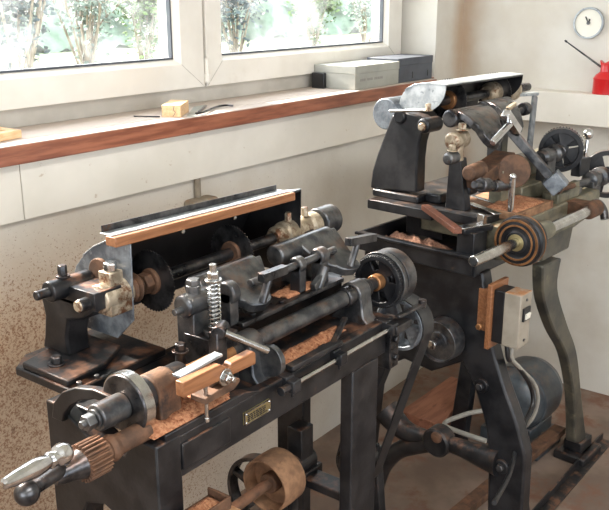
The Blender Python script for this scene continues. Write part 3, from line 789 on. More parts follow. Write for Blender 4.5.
# spring on its stud
sx, sy = A.y(214, 300, .075).x, .075; sz0, sz1 = A.y(214, 328, sy).z, A.y(214, 281, sy).z
q = MB().cyl((sx, sy, .86), (sx, sy, sz1 + .03), .006, n=16).build('spring_stud', M_['steel'], m1, .0008)
n_ = 11; MB().tube([(sx + .0105 * math.cos(2 * PI * t / 12), sy + .0105 * math.sin(2 * PI * t / 12), sz0 + (sz1 - sz0) * t / (12 * n_)) for t in range(12 * n_ + 1)], .0019, 8, 0).build('spring', M_['steel'], q, 0)
MB().cyl((sx, sy, sz1), (sx, sy, sz1 + .004), .015, n=28).hexb((sx, sy, sz1 + .004), (0, 0, 1), .0105, .013).build('spring_nut', M_['steel'], q, .0008)
MB().cyl((sx, sy, sz0 - .012), (sx, sy, sz0), .02, n=28, c=.002).box((sx - .03, sy - .02, .855), (sx + .035, sy + .045, sz0 - .01)).build('spring_seat', M_['dark'], m1, .002)
# small oil-cupped bearing left of the spring
bx = A.y(193, 303, .11); bz = bx.z
q = MB().cyl((bx.x - .028, .11, bz), (bx.x + .04, .11, bz), .0205, n=30, c=.004).box((bx.x - .015, .095, .855), (bx.x + .03, .135, bz)).build('slide_bearing', M_['grey'], m1, .002)
MB().cyl((bx.x + .002, .11, bz + .015), (bx.x + .002, .11, bz + .032), .0125, n=20).hexb((bx.x + .002, .11, bz + .032), (0, 0, 1), .012, .011).build('bearing_bolt', M_['grey'], q, .001)
MB().cyl((bx.x - .045, .11, bz - .004), (bx.x - .026, .11, bz - .004), .006, n=14, c=.001).build('spindle_end', M_['grey'], q, .0006)
# oil plug further down
bp_ = A.y(180, 345, .10); q = MB().lathe((bp_.x, .10, .86), (0, 0, 1), [(0, .03), (.03, .024), (.05, .014), (.055, .009), (bp_.z - .86 - .01, .009)], 24).build('plug_boss', M_['black'], m1, .001)
bolt(MB(), (bp_.x, .10, bp_.z - .012), .010, .018).build('boss_bolt', M_['dark'], q, .0008)
# bright lever rod
l0, l1 = A.y(222, 332, .03), A.y(268, 351, -.005)
MB().cyl(l0, l1, .0062, n=18, c=.0012).build('lever_rod', M_['steel'], m1, .0005)
q = MB(); q.cyl((l0.x - .01, .03, l0.z), (l0.x + .02, .045, l0.z), .012, n=20).box((l0.x - .012, .03, .857), (l0.x + .012, .05, l0.z)); q.build('lever_boss', M_['dark'], m1, .002)
# round-ended lever plate behind the rod
lp = A.y(265, 340, .02); q = MB()
q.prism([(.03, .862), (.0, .87)] + [(.012 - .028 * math.cos(a), .895 + .03 * math.sin(a)) for a in [-.6 + (PI + .6) * k / 14 for k in range(15)]] + [(.045, .862)], 'x', lp.x, lp.x + .012); q.build('lever_plate', M_['grey'], m1, .001)
# wooden tool rest held on the front by a screw
ty = -.022
w0, w1, w2, w3 = A.y(183, 383, ty), A.y(184, 398, ty), A.y(255, 351, ty), A.y(256, 364, ty)
k0, k1 = A.y(221, 366, ty), A.y(229, 362, ty)
zt, zb_ = w0.z, w1.z
wr = MB().prism([(w0.x, zb_), (w3.x, w3.z), (w3.x, w2.z - .004), (w2.x - .003, w2.z), (k1.x + .008, w2.z - .001), (k1.x, w2.z - .008), (k0.x, zt - .001), (w0.x, zt)], 'y', ty, ty + .016).build('wooden_rest', M_['orange'], m1, .0015)
MB().bar((w0.x + .012, ty + .025, zt - .001), (k1.x + .004, ty + .025, zt + .003), .017, .004).build('steel_blade', M_['hoodpale'], wr, .0005)
nb = A.y(225, 377, ty); q = MB(); q.cyl((nb.x, ty - .003, nb.z), (nb.x, ty, nb.z), .014, n=24).hexb((nb.x, ty - .002, nb.z), (0, -1, 0), .0095, .010).cyl((nb.x, ty - .02, nb.z), (nb.x, ty, nb.z), .0045, n=12); q.build('rest_bolt', M_['steel'], wr, .0008)
br = A.y(206, 400, ty + .008)
q = MB(); q.prism([(nb.x - .045, nb.z - .03), (nb.x + .02, nb.z - .03), (nb.x + .034, nb.z - .022), (nb.x + .036, nb.z - .016), (nb.x + .02, nb.z - .014), (nb.x - .045, nb.z - .02)], 'y', ty, 0.01); q.box((nb.x - .02, -.004, nb.z - .04), (nb.x + .02, .02, nb.z - .02)).box((nb.x - .015, ty + .016, nb.z - .02), (nb.x + .015, .01, nb.z + .01)); q.build('rest_bracket', M_['rust'], m1, .0015)
q = MB(); sz_ = A.y(206, 420, ty + .008).z; q.cyl((br.x, ty + .008, sz_), (br.x, ty + .008, zb_ + .004), .0035, n=14).cyl((br.x, ty + .008, sz_ - .003), (br.x, ty + .008, sz_ + .004), .0055, n=6); q.build('rest_screw', M_['steel'], wr, .0004)

# drive below the bed: rusted drum, shaft, hanger bearing, spoked flywheel behind
DY = .155; dz = A.y(268, 484, DY); DZ = dz.z
dx0, dx1 = A.y(264, 486, DY).x, A.y(286, 473, DY).x
cs = MB().cyl((.02, DY, DZ), (.60, DY, DZ), .0115, n=18).build('counter_shaft', M_['rust'], m1, .0008)
MB().lathe((dx0, DY, DZ), (1, 0, 0), [(.034, .016), (.034, .053), (0, .054), (0, .0575), (.003, .059), (.035, .0605), (.067, .059), (.07, .057), (.07, .054), (.042, .053), (.042, .016)], 48, True).build('drum_pulley', M_['rustlight'], cs, .0008)
MB().cyl((dx0 + .012, DY, DZ), (dx0 + .036, DY, DZ), .022, n=24, c=.002).build('shaft_collar', M_['rust'], cs, .001)
q = MB(); q.cyl((.52, DY, DZ), (.59, DY, DZ), .026, n=28, c=.004).box((.535, DY - .02, DZ), (.578, DY + .02, DZ + .09)).box((.52, DY - .03, DZ - .045), (.60, DY + .03, DZ - .012)).bar((.556, DY, DZ - .03), (.556, .03, DZ - .03), .05, .02).bar((.556, DY, DZ - .03), (.63, .2, DZ - .03), .05, .02)
q.build('hanger_bearing', M_['black'], m1, .003)
FYw = .225; fz = A.y(262, 494, FYw)
MB().cyl((.04, FYw, fz.z), (.66, FYw, fz.z), .010, n=16).build('flywheel_axle', M_['dark'], m1, .0005)
q = MB(); q.ring((fz.x - .014, FYw, fz.z), (1, 0, 0), .083, .092, .028, 56)
fly = q.build('flywheel', M_['dark'], m1, .001)
for k in range(5):
    a = 2 * PI * k / 5 + .4; MB().bar((fz.x, FYw + .013 * math.cos(a), fz.z + .013 * math.sin(a)), (fz.x, FYw + 0.085 * math.cos(a), fz.z + .085 * math.sin(a)), .012, .016, up=(1, 0, 0)).build('spoke', M_['dark'], fly, .002)
MB().cyl((fz.x - .02, FYw, fz.z), (fz.x + .02, FYw, fz.z), .017, n=20, c=.002).build('hub', M_['dark'], fly, .0008)
# chip chute under the front left corner
q = MB(); q.box((.02, -.05, .722), (.105, -.0025, .730)).box((.02, -.05, .73), (.105, -.046, .744)).box((.101, -.046, .73), (.105, -.0025, .744)).box((.02, -.046, .73), (.024, -.0025, .744)); q.build('chip_tray', M_['rust'], m1, .001)
q = MB(); q.box((.065, -.07, .655), (.125, -.003, .712)); q.build('grey_block', M_['switch'], m1, .003)
# drops of saw dust lying on the bed
heap('sawdust_pile', 'orange sawdust heaped on the left end of the front machine bed, below the round flange', [(A.loc.x + a, A.loc.y + b) for a, b in ((.0, .003), (.0, .06), (.04, .12), (.12, .10), (.2, .09), (.215, .04), (.17, .003))], .873, .016, M_['saw'], 3)
heap('sawdust_pile', 'orange sawdust strewn on the front machine bed, under the bright right half of the long shaft', [(A.loc.x + a, A.loc.y + b) for a, b in ((.34, .028), (.36, .07), (.48, .075), (.56, .07), (.56, .035), (.45, .026))], .857, .03, M_['saw'], 4)
heap('sawdust_pile', 'thin orange sawdust lying on the carriage plate between the two tool arms', [(A.loc.x + a, A.loc.y + b) for a, b in ((.43, .082), (.42, .13), (.50, .14), (.54, .12), (.53, .085))], .949, .008, M_['saw'], 5)
heap('sawdust_pile', 'brown sawdust in the small tray under the front left corner of the front machine', [(A.loc.x + a, A.loc.y + b) for a, b in ((.0255, -.0445), (.0255, -.004), (.0995, -.004), (.0995, -.0445))], .7303, .012, M_['saw'], 6)
# leather belt from the belt wheel down to a pulley on the floor shaft

# ------------------------------------------------------------------ the machine behind
B = Fr((1.83, .83, 0), -4.4)
m2 = empty('woodworking_machine', B, 'black and olive cast iron saw machine standing in the corner beside the right wall', 'machine')
bx_, by_, bz_ = B.x, B.y, B.z
yz = lambda pts, k: [(p.y, p.z) for p in (bx_(u, v, k) for u, v in pts)]
xz = lambda pts, k: [(p.x, p.z) for p in (by_(u, v, k) for u, v in pts)]
# end frame with splayed front leg
ef = [(.015, .84), (.385, .84), (.385, .45), (.40, .2), (.415, 0), (.365, 0), (.35, .2), (.33, .42), (.30, .50), (.24, .54), (.15, .53)]
ef += smooth2(yz([(462, 362), (474, 388), (485, 426), (488, 453)], .03))
lo = yz([(487, 510), (522, 510)], .03)
def ext(a, b): t = (0 - a[1]) / (b[1] - a[1]); return (a[0] + (b[0] - a[0]) * t, 0)
p_in, p_out = lo
kin = yz([(487, 453)], .03)[0]; kout = yz([(525, 457)], .03)[0]
ef += [p_in, (p_in[0] - .03, 0), (p_out[0] - .045, 0), p_out] + smooth2(yz([(525, 457), (515, 419), (503, 385), (492, 345), (488, 312)], .03))
q = MB(); q.prism(ef, 'x', .03, .075); q.build('end_frame', M_['black2'], m2, .006)
for u, v, r in ((482, 385, .013), (502, 466, .013)):
    c = bx_(u, v, .03); q = MB(); q.cyl((.022, c.y, c.z), (.032, c.y, c.z), r * 1.5, n=28, c=.002); bs = q.build('frame_boss', M_['black2'], m2, .001)
    MB().hexb((.0225, c.y, c.z), (-1, 0, 0), r * .8, .011).build('boss_bolt', M_['grey'], bs, .0008)
# wishbone brace between the legs
q = MB(); pa = [bx_(u, v, .04) for u, v in ((500, 462), (480, 455), (462, 448), (440, 441), (420, 436), (402, 428), (386, 410))]
q.tube(pa, lambda t: .04 - .018 * math.sin(PI * t), 16, 6); c = bx_(440, 440, .04)
q.cyl((.012, c.y, c.z), (.062, c.y, c.z), .042, n=28, c=.006); br2 = q.build('wishbone_brace', M_['black'], m2, 0)
q = MB(); pa = [bx_(u, v, .04) for u, v in ((440, 441), (415, 445), (396, 452), (382, 470), (374, 500))]; q.tube(pa, lambda t: .028 - .006 * t, 14, 6); q.build('brace_arm', M_['black'], br2, 0)
c = bx_(437, 437, .012); MB().lathe((.012, c.y, c.z), (-1, 0, 0), [(0, .016), (.006, .016), (.008, .012)], 24).build('boss_cap', M_['rust'], br2, .001)
# chip pan
zr1, zr0 = .886, .835
q = MB()
q.box((0, .02, zr0), (.012, .385, zr1)); q.box((.012, .375, zr0), (.30, .385, zr1)); q.box((.012, .03, zr0), (.30, .375, zr0 + .01))
ro = [(.30, .02), (.34, .026), (.365, .045), (.375, .08), (.375, .39), (.365, .39), (.365, .085), (.357, .055), (.335, .036), (.30, .03)]
q.prism(ro, 'z', zr0, zr1); q.box((.0, .02, zr0), (.30, .03, zr1))
q.box((-.008, .012, zr1 - .008), (.002, .39, zr1)); q.box((-.008, .010, zr1 - .008), (.31, .02, zr1)); q.build('chip_pan', M_['black2'], m2, .002)
# bed
q = MB(); ye = .03
be = [(.10, .855)] + [(.50, .855), (.60, .868), (.665, .885), (.69, .905), (.69, .93), (.68, .945), (.10, .945)]
q.prism(be, 'y', 0, .05); q.prism([(.13, .885), (.66, .895), (.68, .93), (.13, .93)], 'y', .05, .27); q.build('bed', M_['olive'], m2, .005)
ST = .962
sa, sb_ = bz_(366.5, 199, ST), bz_(423, 209, ST); ex = (sa.x + sb_.x) / 2; yA, yB_ = sa.y, sb_.y
sl = MB(); sl.prism([(ex, yB_ - .03), (ex, yA), (.62, yA), (.62, .20), (.165, .20), (.165, .05), (.085, .05), (ex + .03, yB_ - .03)], 'z', ST - .027, ST); sl.box((.155, yA - .01, ST - .027), (.205, .415, ST)); sl.prism([(ex + .07, yB_ + .02), (ex + .07, yA - .03), (.60, yA - .03), (.60, yB_ + .02)], 'z', ST - .04, ST - .027); sl.prism([(.15, .21), (.15, .33), (.60, .33), (.60, .21)], 'z', .86, ST - .03); sl.build('headstock_slab', M_['black2'], m2, .003)
# right leg with its curved outline, tie and foot
lx = [(543, 266), (544, 298), (554, 330), (567, 356), (574, 397), (575, 443)]
rx = [(587, 443), (582, 397), (577, 352), (567, 322), (558, 288), (562, 258)]
q = MB(); q.prism(smooth2(xz(lx, 0.0)) + smooth2(xz(rx, 0.0)), 'y', .0, .034); q.prism([(.33, .80), (.50, .80), (.52, .87), (.33, .87)], 'y', .0, .06); q.build('leg', M_['legpaint'], m2, .005)
ft = by_(578, 448, .02); q = MB(); q.box((ft.x - .075, -.035, 0), (ft.x + .07, .075, .03)); q.box((ft.x - .045, -.01, .03), (ft.x + .04, .055, .07)); q.build('leg_foot', M_['black'], m2, .006)
q = MB(); q.prism([(.30, .86), (.345, .86), (.35, .5), (.40, .0), (.34, 0), (.30, .5)], 'x', .56, .60); q.build('leg', M_['black2'], m2, .004)
# tall rear column and its bearing caps
q = MB(); fa_, fb_ = bz_(371, 196, ST), bz_(418, 204, ST); fx = (fa_.x + fb_.x) / 2
co_ = yz([(370, 188), (372, 171), (377, 154), (384, 136), (389, 122), (392, 115), (404, 112), (420, 116), (427, 122), (423, 129), (419, 143), (417, 160), (416, 193)], fx + .006)
q.prism(co_, 'x', fx + .006, fx + .05); q.box((fx, fb_.y, ST), (fx + .085, fa_.y, ST + .021)); q.box((fx + .035, fb_.y - .05, ST), (fx + .085, fb_.y, ST + .026)); q.build('spindle_column', M_['black2'], m2, .005)
P2Y, P2Z = yz([(424, 104)], fx + .05)[0]
P2 = bx_(392, 113, -.02); 
sp2 = MB().cyl((fx + .06, P2Y, P2Z), (.74, P2Y, P2Z), .013, n=20).build('saw_spindle', M_['dark'], m2, .001)
pc = by_(385, 114, .40); MB().cyl((pc.x + .02, .40, pc.z), (.19, .40, pc.z), .012, n=16).build('pulley_shaft', M_['dark'], sp2, .0005)
MB().box((.17, .37, ST - .005), (.195, .408, pc.z + .01)).build('shaft_post', M_['black2'], m2, .003)
MB().lathe((pc.x, .40, pc.z), (1, 0, 0), [(0, .0), (0, .040), (.003, .043), (.088, .043), (.09, .040), (.09, .014)], 44).build('belt_pulley', M_['hood'], sp2, .001)
c = bx_(399, 117, fx); q = MB().cyl((fx - .002, c.y, c.z), (fx + .06, c.y, c.z), .019, n=28, c=.004).build('bearing_cap', M_['black2'], m2, .002)
c2 = bx_(423, 126, fx - .01); q = MB().cyl((fx - .012, c2.y, c2.z), (fx + .06, c2.y, c2.z), .02, n=28, c=.004).build('bearing_cap', M_['black2'], m2, .002)
MB().cyl((fx - .02, c2.y, c2.z - .002), (fx - .008, c2.y, c2.z - .002), .011, n=20, c=.003).build('spindle_end', M_['patina'], q, .0005)
q = MB(); r0_, r1_ = bx_(390, 111, fx), bx_(429, 110, fx); q.cyl(r0_, r1_, .0045, n=14); cl = q.build('cap_clamp', M_['steel'], m2, .0005)
bolt(MB(), bx_(428, 111, fx), .0085, .022).build('bearing_bolt', M_['patina'], cl, .0008)
# sheet cover
k0 = fx + .052; k1 = by_(523, 79, yz([(446, 86)], k0)[0][0]).x
hp = smooth2(yz([(446, 86), (432, 84), (418, 84.5), (407, 89), (401, 97), (399, 107)], k0), 4)
endp = hp + [yz([(405, 109)], k0)[0]] + smooth2(yz([(431, 111), (438, 106), (444, 97), (446, 86)], k0))[:-1]
q = MB(); q.prism(endp, 'x', k0, k0 + .003); cov2 = q.build('saw_cover', M_['hoodpale'], m2, .0006)
q = MB(); q.prism(endp, 'x', k1 - .003, k1); shell = hp + [(hp[-1][0], hp[-1][1] - .05)]
q.prism(shell + [(a - .002, b - .003) for a, b in shell[::-1]], 'x', k0 + .003, k1 - .003); q.build('cover_shell', M_['hooddark'], cov2, .0005)
q = MB(); q.prism([(a, b + .0005) for a, b in hp[:14]] + [(a, b + .003) for a, b in hp[:14][::-1]], 'x', k0 - .001, k1); q.build('lit_cover_top', M_['hoodpale'], cov2, .0005)  # pale top skin, its colour stands in for light from the sky
for xx in (k0 + .12, k0 + .37):
    bl = MB(); bl.gear((xx, P2Y, P2Z), (1, 0, 0), .058, 48, .002, .0022); o = bl.build('saw_blade', M_['dark'], m2, 0)
    MB().cyl((xx - .01, P2Y, P2Z), (xx + .012, P2Y, P2Z), .026, n=32, c=.002).build('blade_washer', M_['bronze'], o, .0008)
q = MB().lathe((k1 - .10, P2Y, P2Z), (1, 0, 0), [(0, .02), (.02, .032), (.05, .032), (.055, .024), (.10, .024), (.105, .034), (.16, .034), (.165, .02)], 32).build('spindle_bearing', M_['patina'], m2, .001)
MB().box((k1 - .02, P2Y - .02, .92), (k1 + .02, P2Y + .03, P2Z)).build('bearing_pedestal', M_['black2'], m2, .003)
# flat grey link hanging at the right end of the cover
g0, g1 = by_(535, 95, .24), by_(529, 152, .17)
MB().bar(g0, g1, .028, .008, up=(0, -1, .2)).build('link_bar', M_['hood'], m2, .002)
MB().bar(g0 + V((-.06, .03, .004)), g0 + V((.006, 0, .004)), .03, .01).build('link_bracket', M_['hoodpale'], m2, .002)
# front bearing post
pb0, pb1 = bz_(445.5, 208, ST), bz_(466, 211, ST); pt = by_(456, 155, pb0.y); py_ = pb0.y
q = MB(); q.prism([(pb1.y - .002, ST), (py_ + .002, ST), (py_ - .004, pt.z), (pb1.y + .02, pt.z)], 'x', pb0.x, pb0.x + .03); bo = by_(471, 187, pb1.y + .02); q.cyl((pb0.x + .02, bo.y, bo.z), (bo.x + .01, bo.y, bo.z), .02, n=24, c=.003); q.build('bearing_post', M_['black2'], m2, .004)
c = by_(459, 140, .095); q = MB().cyl((c.x - .03, .10, c.z), (c.x + .035, .10, c.z), .021, n=30, c=.005).cyl((c.x, .10, c.z - .05), (c.x, .10, c.z), .018, n=20).build('slide_bearing', M_['patina'], m2, .002)
bolt(MB(), (c.x + .012, .095, c.z + .022), .011, .02).build('bearing_bolt', M_['patina'], q, .0008)
c = by_(452, 158, .085); q = MB().cyl((c.x - .022, .085, c.z), (c.x + .02, .085, c.z), .015, n=28, c=.004).build('slide_bearing', M_['grey'], m2, .002)
bolt(MB(), (c.x, .085, c.z + .016), .009, .018).build('bearing_bolt', M_['patina'], q, .0008)
# table; sunlight glare on it laid in as thin bright strips
q = MB(); q.box((.17, -.0, .945), (.37, .195, .966)); q.build('table', M_['rustlight'], m2, .002)
for (ua, va, ub, vb, ww) in ((473, 196, 503, 206, .014), (470, 203, 498, 214, .02)):
    pa_, pb_ = bz_(ua, va, .9675), bz_(ub, vb, .9675); MB().bar(pa_, pb_, ww, .003).build('glare_strip', M_['steel'], m2, .0005)
# tool arms like those of the machine in front
def arm2(ua, ub, ue, yr, ye, r, w0, w1, re):
    a, b, e = by_(*ua, yr), by_(*ub, yr), by_(*ue, ye); zc = (a.z + b.z) / 2
    o = MB().cyl((a.x, yr, zc), (b.x, yr, zc), r, n=32, c=.003).build('tool_arm', M_['dark'], m2, .002)
    w_ = MB(); arm_web(w_, yr - .004, zc + r * .5, a.x + w0, a.x + w1, ye, e.z, e.x, re, .02, sag=-.02); w_.build('arm_web', M_['dark'], o, .003)
    return o
arm2((449, 122), (480, 110), (498, 147), .15, .03, .022, .02, .17, .05)
arm2((482, 109), (508, 103), (520, 134), .17, .06, .02, .01, .12, .035)
MB().cyl(by_(462, 128, .12), by_(530, 108, .12), .008, n=16).build('cross_rod', M_['grey'], m2, .0008)
q = MB()
for u, v in ((492, 120), (524, 109)): c = by_(u, v, .12); MB().cyl(c - V((.012, 0, 0)), c + V((.014, 0, 0)), .018, n=28, c=.002).build('rod_collar', M_['dark'], m2, .001)
q.bm.free()
tee(m2, by_(492, 143, .03), by_(511, 123, .02), by_(506, 113, .02), by_(518, 131, .02), M_['chrome'], .009, .0105)
tee(m2, by_(502, 117, .1), by_(511, 107, .09), by_(508, 109, .09), by_(515, 104, .09), M_['patina'], .006, .006)
# sloping bar with rectangular end block
u0, u1 = by_(508, 128, .13), by_(556, 183, .0)
q = MB(); q.bar(u0, u1, .024, .024); q.build('swing_bar', M_['grey'], m2, .002)
dd = (u1 - u0).normalized(); MB().bar(u1 - dd * .025, u1 + dd * .022, .05, .05).build('bar_block', M_['hood'], m2, .003)
# rust coloured disc and bright stud
c = by_(514, 171, .07); ax = V((-.75, -.62, .22)); q = MB(); q.cyl(c, c - ax.normalized() * .014, .045, n=48, c=.002); dk = q.build('guide_disc', M_['rust'], m2, .001)
q = MB(); q.box((c.x - .02, .09, .957), (c.x + .03, .13, c.z)); q.build('disc_bracket', M_['olive'], m2, .002)
s0_, s1_ = by_(511, 201, .03), by_(509, 178, .03)
q = MB(); q.cyl((s0_.x, .03, .95), (s0_.x, .03, s1_.z), .008, n=18, c=.001).ball((s0_.x, .03, s1_.z), .0095, 16); q.build('stud', M_['chrome'], m2, .0005)
q = MB(); h_ = by_(468, 196, .06); q.cyl(by_(474, 185, .05), by_(507, 187, .05), .010, n=20, c=.002).cyl(by_(480, 185, .05), by_(488, 185, .05), .018, n=24, c=.003).cyl(by_(493, 186, .05), by_(500, 186, .05), .015, n=24, c=.003); q.build('slide_screw', M_['dark'], m2, .001)
q = MB(); a_ = by_(455, 170, .14); b_ = by_(492, 150, .14); q.bar(by_(472, 182, .12), by_(505, 158, .14), .06, .04); q.cyl(by_(468, 174, .10), by_(482, 168, .10), .02, n=28, c=.004); q.build('cross_slide', M_['rust'], m2, .004)
q = MB(); q.bar(by_(500, 172, .15), by_(545, 158, .2), .05, .06); q.box((.36, .09, .944), (.62, .2, .99)); q.build('saddle', M_['olive'], m2, .004)
q = MB(); q.box((.42, .01, .944), (.56, .06, .972)); q.bar((.40, .03, .965), (.58, .03, .975), .02, .02); q.build('tool_rest', M_['olive'], m2, .003)
MB().cyl((.40, .005, .99), (.50, .005, .985), .008, n=16).hexb((.395, .005, .99), (1, 0, 0), .013, .02).build('slide_bolt', M_['rust'], m2, .001)
# hand wheels, knob and their bearings
hy = .09
c = by_(561, 150, hy); slot_wheel('hand_wheel', m2, c, (1, .42, 0), .064, .02, .016, .03, M_['black2'], M_['grey'], 4, .22, ph=.3)
slot_wheel('gear_wheel', m2, c + V((.032, .0135, 0)), (1, .42, 0), .064, .018, .015, .02, M_['black2'], M_['dark'], 4, .25, teeth=44, ph=.8)
q = MB(); q.lathe((c.x - .13, hy, c.z - .004), (1, 0, 0), [(0, .014), (.01, .022), (.045, .022), (.05, .016), (.075, .016), (.08, .026), (.10, .026), (.105, .018), (.13, .018)], 28); q.box((c.x - .11, hy - .015, .985), (c.x - .06, hy + .02, c.z)); q.build('wheel_bearing', M_['grey'], m2, .001)
hy2 = .04; c = by_(607, 174, hy2); slot_wheel('hand_wheel', m2, c, (1, .42, 0), .075, .022, .017, .035, M_['black2'], M_['grey'], 4, .2, ph=.7)
q = MB(); q.cyl((.50, hy2, c.z), (c.x, hy2, c.z), .012, n=20).lathe((c.x - .14, hy2, c.z), (1, 0, 0), [(0, .015), (.006, .026), (.04, .026), (.046, .018), (.07, .018), (.075, .03), (.10, .03), (.105, .018)], 28); q.box((c.x - .15, hy2 - .02, .925), (c.x - .09, hy2 + .02, c.z)).box((.56, hy2 - .02, .94), (.60, hy2 + .02, c.z)); q.build('wheel_bearing', M_['grey'], m2, .001)
kb, ks = by_(588, 134, .06), by_(585, 158, .06)
q = MB(); q.lathe(ks, kb - ks, [(0, .006), ((kb - ks).length * .5, .007), ((kb - ks).length * .75, .0055)], 20).ball(kb, .0165, 24); q.build('ball_knob', M_['chrome'], m2, 0)
MB().box((ks.x - .05, .05, ks.z - .05), (ks.x + .02, .08, ks.z + .004)).build('knob_block', M_['black2'], m2, .003)
# front shaft with its stepped pulley
fy = -.06; fa, fp, ff = by_(473, 263, fy), by_(518, 241, fy), by_(592, 209, fy); fz_ = (fa.z + fp.z + ff.z) / 3
fs = MB().cyl((fa.x, fy, fz_), (fp.x, fy, fz_), .0125, n=28, c=.001).cyl((fp.x, fy, fz_), (ff.x, fy, fz_), .014, n=28).build('front_shaft', M_['steel'], m2, .0006)
MB().cyl((fa.x - .0006, fy, fz_), (fa.x, fy, fz_), .0075, n=20).build('shaft_bore', M_['blackplastic'], fs, 0)
MB().lathe((fp.x - .012, fy, fz_), (1, 0, 0), [(0, .0125), (0, .026), (.004, .028), (.004, .038), (.001, .041), (.001, .053), (.004, .058), (.014, .058), (.016, .063), (.036, .063), (.038, .058), (.052, .058), (.056, .05), (.056, .0125)], 64).build('stepped_pulley', M_['black2'], fs, .001)
for t_, r_i, r_o in ((.0, .040, .0445), (.0005, .052, .0575), (.031, .0615, .064)): MB().ring((fp.x - .0135 + t_, fy, fz_), (1, 0, 0), r_i, r_o, .004, 64).build('bronze_ring', M_['bronze'], fs, .0005)
MB().ring((fp.x - .013, fy, fz_), (1, 0, 0), .0125, .021, .004, 40).build('bronze_ring', M_['brass'], fs, .0005)
for xa, mm in ((fp.x + .10, 'olive'), (ff.x - .03, 'rust')):
    q = MB(); q.cyl((xa, fy, fz_), (xa + .06, fy, fz_), .024, n=28, c=.003).box((xa + .005, fy, fz_ - .02), (xa + .055, .005, fz_ + .018)); q.build('shaft_bracket', M_[mm], m2, .002)
q = MB(); q.tube([(ff.x + .0, fy, fz_ + .01), (ff.x + .035, fy, fz_ + .012), (ff.x + .055, fy - .01, fz_ - .01), (ff.x + .05, fy - .02, fz_ - .035)], .012, 12); q.build('hook_lever', M_['dark'], m2, 0)
# black bracket with steel clip on the pan rim
q = MB(); c = by_(470, 235, .03); q.box((.015, .035, .84), (.08, .085, .94)); q.prism([(.0, .055), (.09, .025), (.09, .075), (.0, .095)], 'z', .935, .95); q.build('pan_bracket', M_['black2'], m2, .003)
q = MB(); q.bar((.0, .068, .952), (.085, .04, .952), .026, .004).bar((.06, .048, .966), (.072, .044, .966), .024, .026); q.build('steel_clip', M_['steel'], m2, .001)
# counter pulley in front of the end frame
c = bx_(439, 341, -.02); q = MB(); q.cyl((-.05, c.y, c.z), (.05, c.y, c.z), .012, n=20); q.lathe((-.03, c.y, c.z), (1, 0, 0), [(0, .012), (0, .026), (.006, .026), (.006, .05), (-.002, .052), (-.002, .055), (.045, .057), (.048, .012)], 48); q.build('counter_pulley', M_['grey'], m2, .001)
MB().lathe((-.052, c.y, c.z), (-1, 0, 0), [(0, .012), (.004, .012), (.006, .009)], 20).build('shaft_end', M_['steel'], m2, .0005)
# switch box on a wooden board
wbd = MB(); wbd.box((.0, -.03, .655), (.085, -.018, .825)).box((.025, -.02, .69), (.08, .02, .8)); sb = wbd.build('switch_box', M_['orange'], m2, .002)
e = [bx_(490, 293, .012), bx_(503, 345, .012), bx_(520, 347, .012), bx_(532, 300, .06)]
zt_, zb2 = .812, .672
yb1 = bx_(503, 320, .012).y; yb2 = bx_(520, 320, .012).y
MB().box((.012, -.03, zb2 + .002), (.066, yb1, zt_ - .001)).build('back_case', M_['blackplastic'], sb, .002)
cv = MB().box((.010, yb1, zb2), (.068, yb2, zt_)).build('front_cover', M_['switch'], sb, .003)
yfv = yb2 - .001
q = MB(); q.box((.022, yfv - .004, .742), (.056, yfv + .002, .776)); q.build('switch_frame', M_['blackplastic'], sb, .001)
q = MB(); q.box((.028, yfv - .008, .747), (.05, yfv - .003, .762), Matrix.Rotation(.15, 3, 'X')); q.build('rocker', M_['dialface'], sb, .001)
for zz in (.795, .69): MB().cyl((.039, yfv + .001, zz), (.039, yfv - .002, zz), .0035, n=14).build('cover_screw', M_['grey'], sb, .0005)
c = bx_(484, 327, .0); MB().hexb((0, c.y + .01, c.z), (-1, 0, 0), .009, .012).build('board_screw', M_['bronze'], sb, .0008)
# bent treadle rod
tr = [bz_(u, v, .16) for u, v in ((486, 441), (465, 434), (447, 427), (445, 423), (452, 419), (470, 413), (488, 410))]
MB().tube(tr, .008, 12, 6).build('treadle_rod', M_['cable'], m2, 0)
# tie bar between the legs
t0_, t1_ = bz_(512, 470, .09), bz_(573, 420, .09)
MB().box((.05, t0_.y - .012, .07), (ft.x - .02, t0_.y + .03, .095)).build('tie_bar', M_['rust'], m2, .002)

# ------------------------------------------------------------------ motor, boards and rails on the floor
mc = bz_(524, 392, .19); ML = .24
Mo = Fr(B.M @ V((mc.x, mc.y, 0)) + B.loc, -4.4)
mo = empty('electric_motor', Mo, 'rounded blue grey electric motor on the floor under the rear machine', 'motor')
q = MB(); q.lathe((-ML / 2, 0, .19), (1, 0, 0), [(0, .03), (.002, .06), (.015, .088), (.04, .104), (.06, .108), (.062, .112), (ML - .062, .112), (ML - .06, .108), (ML - .03, .10), (ML - .005, .07), (ML, .03)], 48); q.build('housing', M_['motor'], mo, .001)
for k in range(4):
    a = PI / 4 + k * PI / 2; MB().hexb((-ML / 2 + .028, .082 * math.cos(a), .19 + .082 * math.sin(a)), (-1, 0, 0), .008, .012).build('end_bolt', M_['grey'], mo, .0008)
q = MB(); q.box((-.09, -.11, .0), (.09, -.06, .06)).box((-.09, .06, 0), (.09, .11, .06)).box((-.08, -.075, .055), (.08, .075, .10)); q.build('foot', M_['motor'], mo, .004)
MB().cyl((-ML / 2 - .05, 0, .19), (-ML / 2, 0, .19), .012, n=18).build('shaft', M_['dark'], mo, .0008)
MB().lathe((-ML / 2 - .05, 0, .19), (1, 0, 0), [(0, .012), (0, .036), (.004, .04), (.034, .04), (.036, .036), (.036, .012)], 40).build('motor_pulley', M_['hood'], mo, .001)


def solid(name, fr, mb, m, label, cat, bev=.003, **k):
    o = mb.build(name, m, None, bev); o.location = fr.loc; o.rotation_euler.z = fr.rz
    return tag(o, label, cat, **k)


